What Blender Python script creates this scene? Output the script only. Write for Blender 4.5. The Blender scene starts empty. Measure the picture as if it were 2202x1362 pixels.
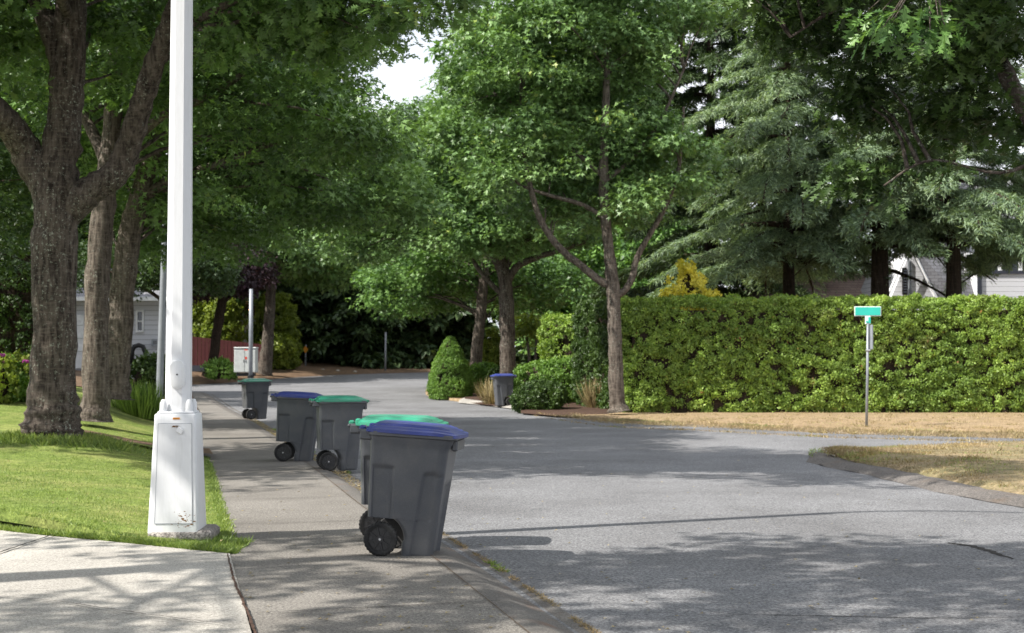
import bpy, bmesh, math, random
import numpy as np
from mathutils import Vector, Matrix, noise as mnoise

S = bpy.context.scene
R = math.radians
# ------------------------------------------------------------------ camera, sky, sun, exposure
F, CX, CY = 3058.0, 1101.0, 681.0
CAMH = 1.68
PITCH = math.atan(91 / F)
cd = bpy.data.cameras.new('camera')
cam = bpy.data.objects.new('camera', cd)
S.collection.objects.link(cam)
cam.location = (0, 0, CAMH)
cam.rotation_euler = (R(90) + PITCH, 0, 0)
cd.sensor_width = 36
cd.lens = 36 * F / 2202
cd.clip_start = 0.1
cd.clip_end = 3000
cd.dof.use_dof = True
cd.dof.focus_distance = 12.3
cd.dof.aperture_fstop = 4.0
S.camera = cam

SUN_AZ = R(24)          # shadows fall towards (+cos, +sin)
SUN_EL = R(47)
SHX, SHY = math.cos(SUN_AZ), math.sin(SUN_AZ)
COT = 1 / math.tan(SUN_EL)
w = bpy.data.worlds.new('World')
S.world = w
w.use_nodes = True
nt = w.node_tree
nt.nodes.clear()
sky = nt.nodes.new('ShaderNodeTexSky')
sky.sky_type = 'NISHITA'
sky.sun_disc = False
sky.sun_elevation = SUN_EL
sky.sun_rotation = math.atan2(-SHX, -SHY)
sky.dust_density = 1.5
tc = nt.nodes.new('ShaderNodeTexCoord')
nz = nt.nodes.new('ShaderNodeTexNoise')
nz.inputs['Scale'].default_value = 3.2
nz.inputs['Detail'].default_value = 7
rp = nt.nodes.new('ShaderNodeValToRGB')
rp.color_ramp.elements[0].position = .26
rp.color_ramp.elements[1].position = .45
mx = nt.nodes.new('ShaderNodeMixRGB')
mx.inputs[2].default_value = (7.4, 7.7, 8.3, 1)
bg = nt.nodes.new('ShaderNodeBackground')
bg.inputs['Strength'].default_value = 0.10
wo = nt.nodes.new('ShaderNodeOutputWorld')
L = nt.links.new
L(tc.outputs['Generated'], nz.inputs['Vector'])
L(nz.outputs['Fac'], rp.inputs['Fac'])
L(rp.outputs['Color'], mx.inputs[0])
L(sky.outputs['Color'], mx.inputs[1])
L(mx.outputs['Color'], bg.inputs['Color'])
L(bg.outputs['Background'], wo.inputs['Surface'])

sd = bpy.data.lights.new('sun', 'SUN')
sd.energy = 5.0
sd.angle = R(0.55)
sd.color = (1.0, .95, .87)
sun = bpy.data.objects.new('sun', sd)
S.collection.objects.link(sun)
sv = Vector((-SHX * math.cos(SUN_EL), -SHY * math.cos(SUN_EL), math.sin(SUN_EL)))
sun.rotation_euler = sv.to_track_quat('Z', 'Y').to_euler()
sun.location = (-20, -10, 30)

S.view_settings.view_transform = 'Standard'
S.view_settings.look = 'None'
S.view_settings.exposure = 0.8
S.view_settings.gamma = 1
S.render.engine = 'CYCLES'
S.cycles.use_denoising = True
S.cycles.max_bounces = 6
S.cycles.diffuse_bounces = 3
S.cycles.glossy_bounces = 2
S.cycles.transmission_bounces = 3
S.cycles.transparent_max_bounces = 4
S.cycles.sample_clamp_indirect = 6

# ------------------------------------------------------------------ helpers: pixels of the photograph -> world
cp, sp = math.cos(PITCH), math.sin(PITCH)
def ray(px, py):
    u, v = (px - CX) / F, (CY - py) / F
    y = cp - v * sp
    z = sp + v * cp
    return u / y, z / y
def at(px, py, Y):
    a, b = ray(px, py)
    return Vector((a * Y, Y, CAMH + b * Y))
def base_z(Y):
    return .0225 * min(max(0, Y - 50), 60)
def gnd(px, py, z=0.0):
    a, b = ray(px, py)
    lo, hi = 1.0, 400.0
    for _ in range(50):
        m = (lo + hi) / 2
        if CAMH + b * m > base_z(m) + z: lo = m
        else: hi = m
    return Vector((a * lo, lo, base_z(lo) + z))
def topx(P):
    """world points (n,3) -> photograph pixels"""
    y = P[:, 1]; z = P[:, 2] - CAMH
    yc = y * cp + z * sp
    zc = -y * sp + z * cp
    return CX + F * P[:, 0] / yc, CY - F * zc / yc
def pm(px, Y):          # pixel length -> metres at depth Y
    return px * Y / F
def sm(a, b, x):
    t = min(1, max(0, (x - a) / (b - a)))
    return t * t * (3 - 2 * t)
def interp(tab, y):
    return float(np.interp(y, [t[0] for t in tab], [t[1] for t in tab]))
XI = [(2, 1.6), (5, .95), (8.7, .11), (12.1, -.67), (16.2, -1.7), (22, -3.07), (30, -5.1), (40, -7.6), (50, -10.3), (61, -13.4)]
XL = [(2, 0.0), (5, -.65), (8.7, -1.54), (10.7, -2.06), (12.4, -2.46), (14.3, -2.88), (17.9, -3.73), (22.5, -4.8), (30, -6.75), (40, -9.25), (50, -11.95), (61, -15.0)]
def xi(y): return interp(XI, y)
def xl(y): return interp(XL, y)
T1P = (-7.4, 23.0)
def mound(x, y):
    """height of the left lawn above the pavement"""
    d = xl(y) - x
    h = .02 + .16 * sm(0, 2.2, d) + .10 * sm(1.5, 5, d)
    h += .22 * math.exp(-((x - T1P[0]) ** 2 + (y - T1P[1]) ** 2) / 2.2)
    h += .45 * sm(24, 35, y) * sm(.3, 3.2, d) + .3 * sm(34, 52, y) * sm(0, 4, d)
    return h + base_z(y)

# ------------------------------------------------------------------ materials
MATS = {}
class N:
    def __init__(s, name):
        s.m = bpy.data.materials.new(name); s.m.use_nodes = True
        s.t = s.m.node_tree; s.t.nodes.clear()
        s.out = s.t.nodes.new('ShaderNodeOutputMaterial')
        MATS[name] = s.m
    def n(s, typ, **kw):
        nd = s.t.nodes.new('ShaderNode' + typ)
        for k, v in kw.items():
            if hasattr(nd, k): setattr(nd, k, v)
            else: nd.inputs[k.replace('_', ' ')].default_value = v
        return nd
    def l(s, a, b): s.t.links.new(a, b)
    def coord(s, scale=(1, 1, 1), src='Object'):
        c = s.n('TexCoord'); mp = s.n('Mapping'); mp.inputs['Scale'].default_value = scale
        s.l(c.outputs[src], mp.inputs['Vector']); return mp.outputs['Vector']
    def noise(s, vec, scale, detail=4, rough=.55):
        t = s.n('TexNoise', Scale=scale, Detail=detail, Roughness=rough); s.l(vec, t.inputs['Vector']); return t.outputs['Fac']
    def ramp(s, fac, stops):
        r = s.n('ValToRGB'); e = r.color_ramp.elements
        while len(e) < len(stops): e.new(.5)
        for k, (p, c) in zip(e, stops): k.position = p; k.color = (*c, 1) if len(c) == 3 else c
        s.l(fac, r.inputs['Fac']); return r.outputs['Color']
    def mix(s, fac, a, b, mode='MIX'):
        m = s.n('MixRGB', blend_type=mode)
        for i, v in ((0, fac), (1, a), (2, b)):
            if isinstance(v, (int, float)): m.inputs[i].default_value = v
            elif isinstance(v, tuple): m.inputs[i].default_value = (*v, 1)
            else: s.l(v, m.inputs[i])
        return m.outputs['Color']
    def bsdf(s, col, rough=.8, spec=.3, bump=None, bstr=.3, bdist=.01, metal=0, transl=0):
        b = s.n('BsdfPrincipled'); b.inputs['Roughness'].default_value = rough if isinstance(rough, (int, float)) else .5
        if not isinstance(rough, (int, float)): s.l(rough, b.inputs['Roughness'])
        b.inputs['Specular IOR Level'].default_value = spec; b.inputs['Metallic'].default_value = metal
        if isinstance(col, tuple): b.inputs['Base Color'].default_value = (*col, 1)
        else: s.l(col, b.inputs['Base Color'])
        if bump is not None:
            bp = s.n('Bump', Strength=bstr, Distance=bdist); s.l(bump, bp.inputs['Height']); s.l(bp.outputs[0], b.inputs['Normal'])
        o = b.outputs[0]
        if transl:
            t = s.n('BsdfTranslucent'); c2 = s.mix(1.0, col, (1.25, 1.3, .55), 'MULTIPLY'); s.l(c2, t.inputs['Color'])
            ms = s.n('MixShader'); ms.inputs[0].default_value = transl; s.l(o, ms.inputs[1]); s.l(t.outputs[0], ms.inputs[2]); o = ms.outputs[0]
        s.l(o, s.out.inputs['Surface']); return s.m

def m_plain(name, col, rough=.6, spec=.4, metal=0, var=.12, scale=6):
    k = N(name); v = k.coord(); f = k.noise(v, scale, 5)
    a = tuple(c * (1 - var) for c in col); b = tuple(min(1, c * (1 + var)) for c in col)
    return k.bsdf(k.ramp(f, [(.3, a), (.7, b)]), rough, spec, metal=metal)

def m_ground(name, dark, light, tint=None, fine=70, bstr=.5, blotch=.5):
    k = N(name); v = k.coord()
    f1 = k.noise(v, fine, 3, .7); f2 = k.noise(v, fine * 2.7, 2, .7)
    c = k.ramp(f1, [(.34, dark), (.66, light)])
    sp_ = k.ramp(f2, [(.3, (.55, .55, .55)), (.62, (1.0, 1.0, 1.0)), (.75, (1.7, 1.7, 1.7))])
    c = k.mix(1.0, c, sp_, 'MULTIPLY')
    big = k.noise(v, blotch, 8, .65)
    c = k.mix(1.0, c, k.ramp(big, [(.3, (.74, .73, .72)), (.7, (1.18, 1.18, 1.17))]), 'MULTIPLY')
    st_ = k.noise(v, 1.3, 3, .5)
    c = k.mix(k.ramp(st_, [(.66, (0, 0, 0)), (.74, (.32, .32, .32))]), c, tuple(x * .8 for x in dark))
    if tint:
        t = k.noise(v, 1.7, 8, .7)
        c = k.mix(k.ramp(t, [(.55, (0, 0, 0)), (.72, (.6, .6, .6))]), c, tint)
    return k.bsdf(c, .85, .25, f1, bstr, .006)
m_ground('asphalt', (.075, .077, .084), (.32, .322, .335), fine=46, bstr=.8)
m_ground('pavement_concrete', (.10, .094, .087), (.34, .318, .29), fine=50, bstr=.8)
m_ground('driveway_concrete', (.27, .255, .235), (.60, .575, .53), fine=60, bstr=.4)
m_ground('gutter_concrete', (.10, .095, .09), (.22, .205, .19), tint=(.20, .10, .055), fine=60)
m_ground('kerb_asphalt', (.06, .055, .054), (.23, .21, .195), tint=(.12, .08, .05), fine=40)
m_ground('soil', (.05, .035, .025), (.16, .115, .075), fine=18, bstr=1)
m_ground('bark_mulch', (.035, .02, .014), (.12, .07, .05), fine=25, bstr=1)
m_ground('pad_aggregate', (.10, .09, .085), (.5, .46, .43), fine=38, bstr=1)
m_ground('verge_soil', (.09, .055, .035), (.24, .16, .10), tint=(.30, .19, .09), fine=12, bstr=1)
def m_grass(name, c1, c2, c3, sc=30):
    k = N(name); v = k.coord((1, .45, 1)); v2 = k.coord()
    f = k.noise(v, sc, 5, .75); g = k.noise(v2, .9, 6, .65); h = k.noise(v2, 4.5, 5, .7)
    c = k.ramp(f, [(.32, c1), (.6, c2)])
    c = k.mix(k.ramp(g, [(.42, (0, 0, 0)), (.68, (.8, .8, .8))]), c, c3)
    c = k.mix(1.0, c, k.ramp(h, [(.3, (.6, .62, .58)), (.7, (1.28, 1.24, 1.2))]), 'MULTIPLY')
    return k.bsdf(c, .9, .15, f, 1.0, .03)
m_grass('lawn_grass', (.08, .13, .03), (.24, .31, .08), (.32, .33, .12))
m_grass('dry_grass', (.17, .12, .07), (.40, .30, .20), (.30, .225, .13), 22)
m_grass('dry_green_grass', (.15, .12, .07), (.36, .28, .18), (.17, .17, .08), 26)

def m_leaf(name, dark, light, rough=.5, transl=.24, spec=.4, extra=None, patch=None):
    k = N(name); a = k.n('Attribute', attribute_name='rnd')
    v = k.coord(); g = k.noise(v, .55, 3)
    st = [(0.0, dark), (.85, light)]
    if extra: st = [(0, dark), (.8, light), (.93, light), (.97, extra)]
    c = k.ramp(a.outputs['Fac'], st)
    c = k.mix(1.0, c, k.ramp(g, [(.3, (.8, .84, .8)), (.7, (1.25, 1.18, 1.1))]), 'MULTIPLY')
    if patch: c = k.mix(k.ramp(k.noise(v, 1.5, 6, .7), [(.56, (0, 0, 0)), (.70, (.6, .6, .6))]), c, patch)
    return k.bsdf(c, rough, spec, transl=transl)
m_leaf('leaf_oak', (.026, .060, .020), (.145, .26, .075), rough=.42, extra=(.27, .36, .08))  # extra: a few yellow-green leaves coloured as if backlit
m_leaf('leaf_oak_shaded', (.016, .036, .012), (.085, .15, .042), rough=.42)  # oak leaf darkened to carry the shade on the top right boughs
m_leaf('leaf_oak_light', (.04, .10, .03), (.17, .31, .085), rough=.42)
m_leaf('leaf_mid', (.036, .080, .032), (.215, .36, .13), rough=.42, extra=(.34, .42, .12))  # extra again paints some leaves as backlit
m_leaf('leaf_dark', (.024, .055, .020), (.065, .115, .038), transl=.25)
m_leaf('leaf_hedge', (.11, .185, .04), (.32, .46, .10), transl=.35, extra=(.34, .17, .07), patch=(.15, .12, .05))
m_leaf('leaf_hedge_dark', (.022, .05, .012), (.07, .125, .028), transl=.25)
m_leaf('leaf_shrub', (.08, .17, .03), (.20, .34, .07), transl=.3)
m_leaf('leaf_lime', (.09, .14, .02), (.27, .34, .06), transl=.35)
m_leaf('leaf_yellow', (.55, .50, .05), (.88, .80, .16), transl=.3)
m_leaf('leaf_plum', (.016, .009, .014), (.052, .026, .040), transl=.2)
m_leaf('needle_cedar', (.075, .125, .085), (.30, .41, .26), transl=.25)
m_leaf('needle_dark', (.026, .052, .024), (.085, .135, .055), transl=.15)
m_leaf('blade_green', (.09, .16, .035), (.28, .36, .10), transl=.3)
m_leaf('blade_plant', (.06, .13, .02), (.24, .36, .07), transl=.3)
m_leaf('blade_dry', (.15, .11, .065), (.38, .29, .18), transl=.2)
m_leaf('blade_tan', (.16, .12, .06), (.42, .34, .19), transl=.2)
m_leaf('petal_red', (.55, .04, .01), (.75, .12, .03), transl=.3)
m_leaf('petal_pink', (.45, .08, .35), (.70, .25, .60), transl=.3)
def m_bark(name, dark, light, lichen=.35):
    k = N(name); v = k.coord((1, 1, .16)); v2 = k.coord()
    f = k.noise(v, 16, 6, .65); g = k.noise(v2, 22, 5, .75); h = k.noise(v2, 1.6, 5, .6); hv = k.noise(k.coord((.4, .4, 2.2)), 9, 5, .7)
    c = k.ramp(f, [(.36, dark), (.66, light)])
    c = k.mix(k.ramp(hv, [(.5, (0, 0, 0)), (.72, (.5, .5, .5))]), c, tuple(x * 1.6 for x in light))
    lg = k.mix(1.0, k.ramp(g, [(.56, (0, 0, 0)), (.66, (1, 1, 1))]), k.ramp(h, [(.38, (0, 0, 0)), (.62, (lichen * 2.2,) * 3)]), 'MULTIPLY')
    c = k.mix(lg, c, (.34, .36, .30))
    hh = k.mix(.25, f, g)
    return k.bsdf(c, .92, .15, hh, 1.0, .07)
m_bark('bark_oak', (.024, .018, .015), (.145, .120, .100), .7)
m_bark('bark_pale', (.040, .032, .026), (.18, .15, .125), .5)
m_bark('bark_dark', (.015, .011, .008), (.055, .038, .028), .1)
def m_cart(name, c, r=.42, sp_=.5):
    k = N(name); v = k.coord(); g = k.noise(v, 260, 2, .6); h = k.noise(v, 4, 6, .6); st = k.noise(k.coord((3, 3, .5)), 5, 6, .7)
    col = k.mix(1.0, c, k.ramp(g, [(.3, (.72, .72, .72)), (.7, (1.3, 1.3, 1.3))]), 'MULTIPLY')
    col = k.mix(k.ramp(h, [(.45, (0, 0, 0)), (.8, (.35, .35, .35))]), col, (.17, .165, .155))
    col = k.mix(k.ramp(st, [(.58, (0, 0, 0)), (.8, (.25, .25, .25))]), col, (.22, .21, .19))
    return k.bsdf(col, r, sp_, g, .25, .002)
m_cart('cart_grey', (.072, .077, .088))
m_cart('lid_blue', (.030, .046, .21), .42, .35)
m_cart('lid_green', (.028, .27, .165), .32, .5)
m_cart('tyre_black', (.012, .012, .013), .7, .3)
m_plain('rim_black', (.022, .022, .024), .38, .5)
m_plain('zinc', (.55, .56, .58), .3, .5, metal=.8)
m_plain('galvanised', (.27, .29, .32), .5, .5, metal=.35)
m_plain('black_paint', (.015, .015, .017), .5)
m_plain('dark_glass', (.02, .025, .03), .08, .7)
m_plain('white_trim', (.75, .76, .78), .5)
m_plain('brass', (.35, .22, .10), .5, .5, metal=.6)
m_plain('sign_teal', (.03, .50, .40), .35, .5, var=.08, scale=3)
m_plain('sign_edge', (.72, .78, .74), .4)
m_plain('orange_paint', (.75, .30, .03), .5)
m_plain('red_sticker', (.65, .08, .05), .5)
m_plain('fence_red', (.075, .014, .016), .7)
m_plain('fence_base', (.03, .035, .05), .8)
m_plain('cabinet_grey', (.46, .48, .47), .5)
m_plain('line_white', (.6, .6, .6), .7)
m_plain('crack_dark', (.02, .018, .016), .95)
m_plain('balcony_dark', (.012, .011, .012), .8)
m_plain('rock', (.38, .35, .31), .85, .2, var=.3)
k = N('lamp_paint')
v = k.coord(); g = k.noise(v, 26, 6, .7); dr = k.noise(k.coord((9, 9, .7)), 3, 6, .7)
c = k.mix(k.ramp(dr, [(.5, (0, 0, 0)), (.75, (.35, .35, .35))]), (.72, .73, .75), (.50, .51, .50))
c = k.mix(k.ramp(k.noise(v, 60, 4, .8), [(.66, (0, 0, 0)), (.74, (.5, .5, .5))]), c, (.42, .42, .40))
k.bsdf(c, .42, .45)
k = N('rust'); k.bsdf(k.ramp(k.noise(k.coord(), 60, 5), [(.3, (.10, .05, .02)), (.7, (.32, .18, .08))]), .9, .1)
def m_siding(name, col, step=.2):
    k = N(name); tcn = k.n('TexCoord'); sx = k.n('SeparateXYZ'); k.l(tcn.outputs['Object'], sx.inputs[0])
    md = k.n('Math', operation='MODULO'); md.inputs[1].default_value = step; k.l(sx.outputs['Z'], md.inputs[0])
    dv = k.n('Math', operation='DIVIDE'); dv.inputs[1].default_value = step; k.l(md.outputs[0], dv.inputs[0])
    c = k.ramp(dv.outputs[0], [(0, tuple(x * .45 for x in col)), (.09, tuple(x * .55 for x in col)), (.14, col), (1, tuple(x * .96 for x in col))])
    return k.bsdf(c, .6, .3, dv.outputs[0], .6, .03)
m_siding('siding_white', (.74, .75, .79))
m_siding('siding_white_shaded', (.62, .63, .68))  # white siding of the left house, with its shade put into the colour
def m_shingle(name, a, b):
    k = N(name); br = k.n('TexBrick'); br.inputs['Scale'].default_value = 3.2
    for i, c in (('Color1', a), ('Color2', b), ('Mortar', tuple(x * .35 for x in a))): br.inputs[i].default_value = (*c, 1)
    br.inputs['Mortar Size'].default_value = .02; br.inputs['Brick Width'].default_value = .9; br.inputs['Row Height'].default_value = .42
    c = k.n('TexCoord'); mp = k.n('Mapping'); mp.inputs['Rotation'].default_value = (R(90), 0, 0); k.l(c.outputs['Object'], mp.inputs[0]); k.l(mp.outputs[0], br.inputs['Vector'])
    return k.bsdf(br.outputs['Color'], .85, .15)
m_shingle('roof_brown', (.26, .185, .155), (.32, .24, .20))
m_shingle('roof_grey', (.17, .17, .185), (.24, .24, .26))
k = N('lamp_glow'); e = k.n('Emission'); e.inputs['Color'].default_value = (1, .45, .15, 1); e.inputs['Strength'].default_value = 12; k.l(e.outputs[0], k.out.inputs['Surface'])

# ------------------------------------------------------------------ object helpers
COL = S.collection
def thing(name, label, cat, loc=(0, 0, 0), rotz=0, group=None):
    o = bpy.data.objects.new(name, None); COL.objects.link(o)
    o.location = loc; o.rotation_euler = (0, 0, rotz); o.empty_display_size = .1
    tag(o, label, cat, group); return o
def tag(o, label, cat, group=None, kind=None):
    if label: o['label'] = label
    if cat: o['category'] = cat
    if group: o['group'] = group
    if kind: o['kind'] = kind
    return o
def mesh_obj(name, verts, faces, mat, parent=None, smooth=False, local=True):
    me = bpy.data.meshes.new(name); me.from_pydata([tuple(v) for v in verts], [], faces)
    if smooth: me.polygons.foreach_set('use_smooth', [True] * len(me.polygons))
    o = bpy.data.objects.new(name, me); COL.objects.link(o); me.materials.append(MATS[mat])
    if parent is not None:
        o.parent = parent
        if not local: o.matrix_parent_inverse = parent_matrix(parent).inverted()
    return o
def parent_matrix(p):
    m = Matrix.LocRotScale(p.location, p.rotation_euler, p.scale)
    return parent_matrix(p.parent) @ m if p.parent else m
class MB:
    def __init__(s): s.v = []; s.f = []
    def add(s, vs, fs):
        b = len(s.v); s.v += [Vector(x) for x in vs]; s.f += [tuple(i + b for i in f) for f in fs]; return s
    def box(s, c, d, rot=None, taper=1.0, bev=0):
        x, y, z = [q / 2 for q in d]; c = Vector(c)
        if bev:
            b = min(bev, x * .9, y * .9, z * .9); vs = []; 
            lv = [(-z, b), (-z + b, 0), (z - b, 0), (z, b)]
            for zz, ins in lv:
                X, Y_ = x - ins, y - ins; t = taper if zz > 0 else 1
                for (px_, py_) in ((X, Y_ - b), (X - b, Y_), (-X + b, Y_), (-X, Y_ - b), (-X, -Y_ + b), (-X + b, -Y_), (X - b, -Y_), (X, -Y_ + b)):
                    vs.append(Vector((px_ * t, py_ * t, zz)))
            fs = [tuple(range(7, -1, -1)), tuple(range(24, 32))]
            for k_ in range(3):
                for i in range(8): fs.append((k_ * 8 + i, k_ * 8 + (i + 1) % 8, k_ * 8 + 8 + (i + 1) % 8, k_ * 8 + 8 + i))
        else:
            vs = [Vector((a * x * (taper if cc > 0 else 1), b_ * y * (taper if cc > 0 else 1), cc * z)) for cc in (-1, 1) for a, b_ in ((-1, -1), (1, -1), (1, 1), (-1, 1))]
            fs = [(3, 2, 1, 0), (4, 5, 6, 7), (0, 1, 5, 4), (1, 2, 6, 5), (2, 3, 7, 6), (3, 0, 4, 7)]
        if rot: vs = [rot @ v for v in vs]
        return s.add([v + c for v in vs], fs)
    def tube(s, pts, rads, seg=8, jag=0, cap=True, sx=1.0):
        pts = [Vector(p) for p in pts]; n = len(pts); rings = []
        up = Vector((0.01, 1, 0.02)).normalized()
        for i, p in enumerate(pts):
            d = (pts[min(i + 1, n - 1)] - pts[max(i - 1, 0)]).normalized()
            a = d.cross(up)
            if a.length < .1: a = d.cross(Vector((1, 0, 0)))
            a.normalize(); b = a.cross(d).normalized()
            rr = []
            for k_ in range(seg):
                t = 2 * math.pi * k_ / seg
                r = rads[i]
                q = a * math.cos(t) + b * math.sin(t)
                if jag: r *= 1 + jag * mnoise.noise((p + q * rads[i]) * (1.1 / max(rads[i], .05)) * .5)
                rr.append(p + q * r)
            rings.append(rr)
        vs = [v for r in rings for v in r]; fs = []
        for i in range(n - 1):
            for k_ in range(seg): fs.append((i * seg + k_, i * seg + (k_ + 1) % seg, (i + 1) * seg + (k_ + 1) % seg, (i + 1) * seg + k_))
        if cap: fs += [tuple(range(seg - 1, -1, -1)), tuple(range((n - 1) * seg, n * seg))]
        return s.add(vs, fs)
    def build(s, name, mat, parent=None, smooth=False):
        return mesh_obj(name, s.v, s.f, mat, parent, smooth)
def smooth_path(pts, n):
    """Catmull-Rom through tuples of any length"""
    P = np.array(pts, float); out = []
    m = len(P)
    for i in range(m - 1):
        p0, p1, p2, p3 = P[max(i - 1, 0)], P[i], P[i + 1], P[min(i + 2, m - 1)]
        for t in np.linspace(0, 1, n, endpoint=False):
            out.append(.5 * (2 * p1 + (p2 - p0) * t + (2 * p0 - 5 * p1 + 4 * p2 - p3) * t * t + (3 * p1 - p0 - 3 * p2 + p3) * t ** 3))
    out.append(P[-1]); return np.array(out)
def ribbon(name, A, B, nb, zf, mat, parent=None):
    """sheet between polylines A and B (xy); zf(x,y,t) gives height"""
    vs, fs = [], []; n = len(A)
    for a, b in zip(A, B):
        for j in range(nb + 1):
            t = j / nb; x = a[0] + (b[0] - a[0]) * t; y = a[1] + (b[1] - a[1]) * t
            vs.append((x, y, zf(x, y, t)))
    for i in range(n - 1):
        for j in range(nb):
            q = i * (nb + 1) + j; fs.append((q, q + 1, q + nb + 2, q + nb + 1))
    o = mesh_obj(name, vs, fs, mat, parent, True)
    # make normals point up
    me = o.data
    if me.polygons[0].normal.z < 0: me.flip_normals()
    return o
def struct(o): o['kind'] = 'structure'; return o

# ------------------------------------------------------------------ leaves in bulk
LEAF = {
    'oak': ([(0, 0), (-.10, .5), (0, 1), (.10, .5),
             (-.06, .16), (-.27, .30), (-.09, .38), (.06, .16), (.27, .30), (.09, .38),
             (-.09, .40), (-.40, .62), (-.10, .62), (.09, .40), (.40, .62), (.10, .62),
             (-.08, .62), (-.27, .86), (-.04, .84), (.08, .62), (.27, .86), (.04, .84)],
            [(0, 3, 2, 1), (4, 6, 5), (7, 8, 9), (10, 12, 11), (13, 14, 15), (16, 18, 17), (19, 20, 21)]),
    'tri': ([(0, 0), (-.12, .5), (0, 1), (.12, .5), (-.08, .3), (-.42, .66), (-.08, .6), (.08, .3), (.42, .66), (.08, .6)],
            [(0, 3, 2, 1), (4, 6, 5), (7, 8, 9)]),
    'kite': ([(0, 0), (-.30, .45), (0, 1), (.30, .45)], [(0, 3, 2, 1)]),
    'needle': ([(-.05, 0), (-.07, .5), (0, 1), (.07, .5), (.05, 0)], [(0, 4, 3, 2, 1)]),
    'blade': ([(-.06, 0), (0, 1), (.06, 0)], [(0, 2, 1)]),
    'strap': ([(-.012, 0), (.012, 0), (-.016, .35), (.016, .35), (-.012, .7), (.012, .7), (0, 1)], [(0, 1, 3, 2), (2, 3, 5, 4), (4, 5, 6)]),
}
def leaf_arrays(P, D, Nn, size, shape, curl=.18):
    """P base, D long axis, Nn rough normal -> verts (n*k,3), faces"""
    tv, tf = LEAF[shape]; tv = np.array(tv)
    D = D / (np.linalg.norm(D, axis=1, keepdims=True) + 1e-9)
    W_ = np.cross(D, Nn); W_ /= (np.linalg.norm(W_, axis=1, keepdims=True) + 1e-9)
    Nn = np.cross(W_, D)
    sz = size[:, None, None]
    V = P[:, None, :] + sz * (tv[None, :, 0:1] * W_[:, None, :] + tv[None, :, 1:2] * D[:, None, :]
                              + (curl * np.abs(tv[None, :, 0:1]) - curl * .8 * tv[None, :, 1:2] ** 2) * Nn[:, None, :])
    return V.reshape(-1, 3), tf, len(tv)
def bulk(name, P, D, Nn, size, shape, mat, parent=None, rng=None, rnd=None, curl=.18, core=None):
    rng = rng or np.random.default_rng(1)
    V, tf, k_ = leaf_arrays(P, D, Nn, size, shape, curl); n = len(P)
    lt = np.array([len(f) for f in tf]); li = np.concatenate([np.array(f) for f in tf])
    allidx = (np.arange(n)[:, None] * k_ + li[None, :]).reshape(-1)
    totals = np.tile(lt, n); starts = np.concatenate([[0], np.cumsum(totals)[:-1]])
    me = bpy.data.meshes.new(name)
    me.vertices.add(len(V)); me.vertices.foreach_set('co', V.astype(np.float32).ravel())
    me.loops.add(len(allidx)); me.loops.foreach_set('vertex_index', allidx.astype(np.int32))
    me.polygons.add(len(totals)); me.polygons.foreach_set('loop_start', starts.astype(np.int32))
    me.update(calc_edges=True)
    if rnd is None: rnd = rng.random(n)
    at_ = me.attributes.new('rnd', 'FLOAT', 'POINT'); at_.data.foreach_set('value', np.repeat(rnd, k_).astype(np.float32))
    me.materials.append(MATS[mat])
    o = bpy.data.objects.new(name, me); COL.objects.link(o)
    if parent is not None:
        o.parent = parent; o.matrix_parent_inverse = parent_matrix(parent).inverted()
    return o

# sun gaps on the ground (photograph pixels -> ground) where no canopy may throw shade
def in_poly(x, y, poly):
    c = np.zeros(len(x), bool); n = len(poly)
    for i in range(n):
        x1, y1 = poly[i]; x2, y2 = poly[(i + 1) % n]
        if y1 == y2: continue
        cond = ((y1 > y) != (y2 > y)) & (x < (x2 - x1) * (y - y1) / (y2 - y1) + x1)
        c ^= cond
    return c
def gp(pts, z=0): return [tuple(gnd(*p, z)[:2]) for p in pts]
LIT = [
    gp([(-400, 1030), (0, 1016), (330, 1004), (462, 1082), (780, 1082), (960, 1078), (1150, 1066), (1500, 1062), (1800, 1082), (2300, 1106),
        (2300, 1152), (1900, 1140), (1500, 1122), (1200, 1130), (960, 1142), (480, 1152), (440, 1172), (0, 1165), (-400, 1160)]),
    gp([(380, 846), (400, 830), (620, 822), (960, 814), (960, 838), (700, 848), (480, 848)]),
    gp([(-500, 1212), (200, 1204), (490, 1222), (505, 1268), (420, 1296), (200, 1290), (-500, 1280)]),
    gp([(540, 1262), (700, 1250), (930, 1268), (900, 1290), (700, 1312), (560, 1306)]),
    gp([(1180, 1282), (1330, 1262), (1560, 1260), (1500, 1290), (1300, 1304), (1190, 1306)]),
    gp([(1640, 1290), (1720, 1250), (1880, 1234), (1930, 1250), (1880, 1300), (1760, 1318), (1650, 1310)]),
    gp([(1930, 1290), (2040, 1280), (2202, 1286), (2202, 1336), (2060, 1340), (1960, 1310)]),
    gp([(1220, 1160), (1320, 1156), (1340, 1176), (1240, 1184)]),
    gp([(1000, 1026), (1260, 1016), (1300, 1030), (1020, 1040)]), gp([(1420, 1000), (1700, 1004), (1700, 1014), (1430, 1012)]),
    gp([(430, 890), (620, 888), (620, 902), (430, 904)]),
    gp([(1190, 884), (2600, 880), (2600, 955), (1900, 960), (1600, 952), (1450, 915)]),
    [(3.0, 41.5), (30, 36), (40, 49), (4.4, 47.0)],
    gp([(1800, 975), (2050, 950), (2300, 948), (2300, 1000), (2000, 1000)]),
]
CLEAR = [  # window of open sky between the crowns
    [(775, 145), (825, 92), (855, 50), (900, 42), (955, 12), (985, 28), (958, 90), (955, 160), (925, 205), (890, 220), (855, 222), (815, 196), (778, 165)],
]
def shade_pt(P):
    return P[:, 0] + P[:, 2] * COT * SHX, P[:, 1] + P[:, 2] * COT * SHY
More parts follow.
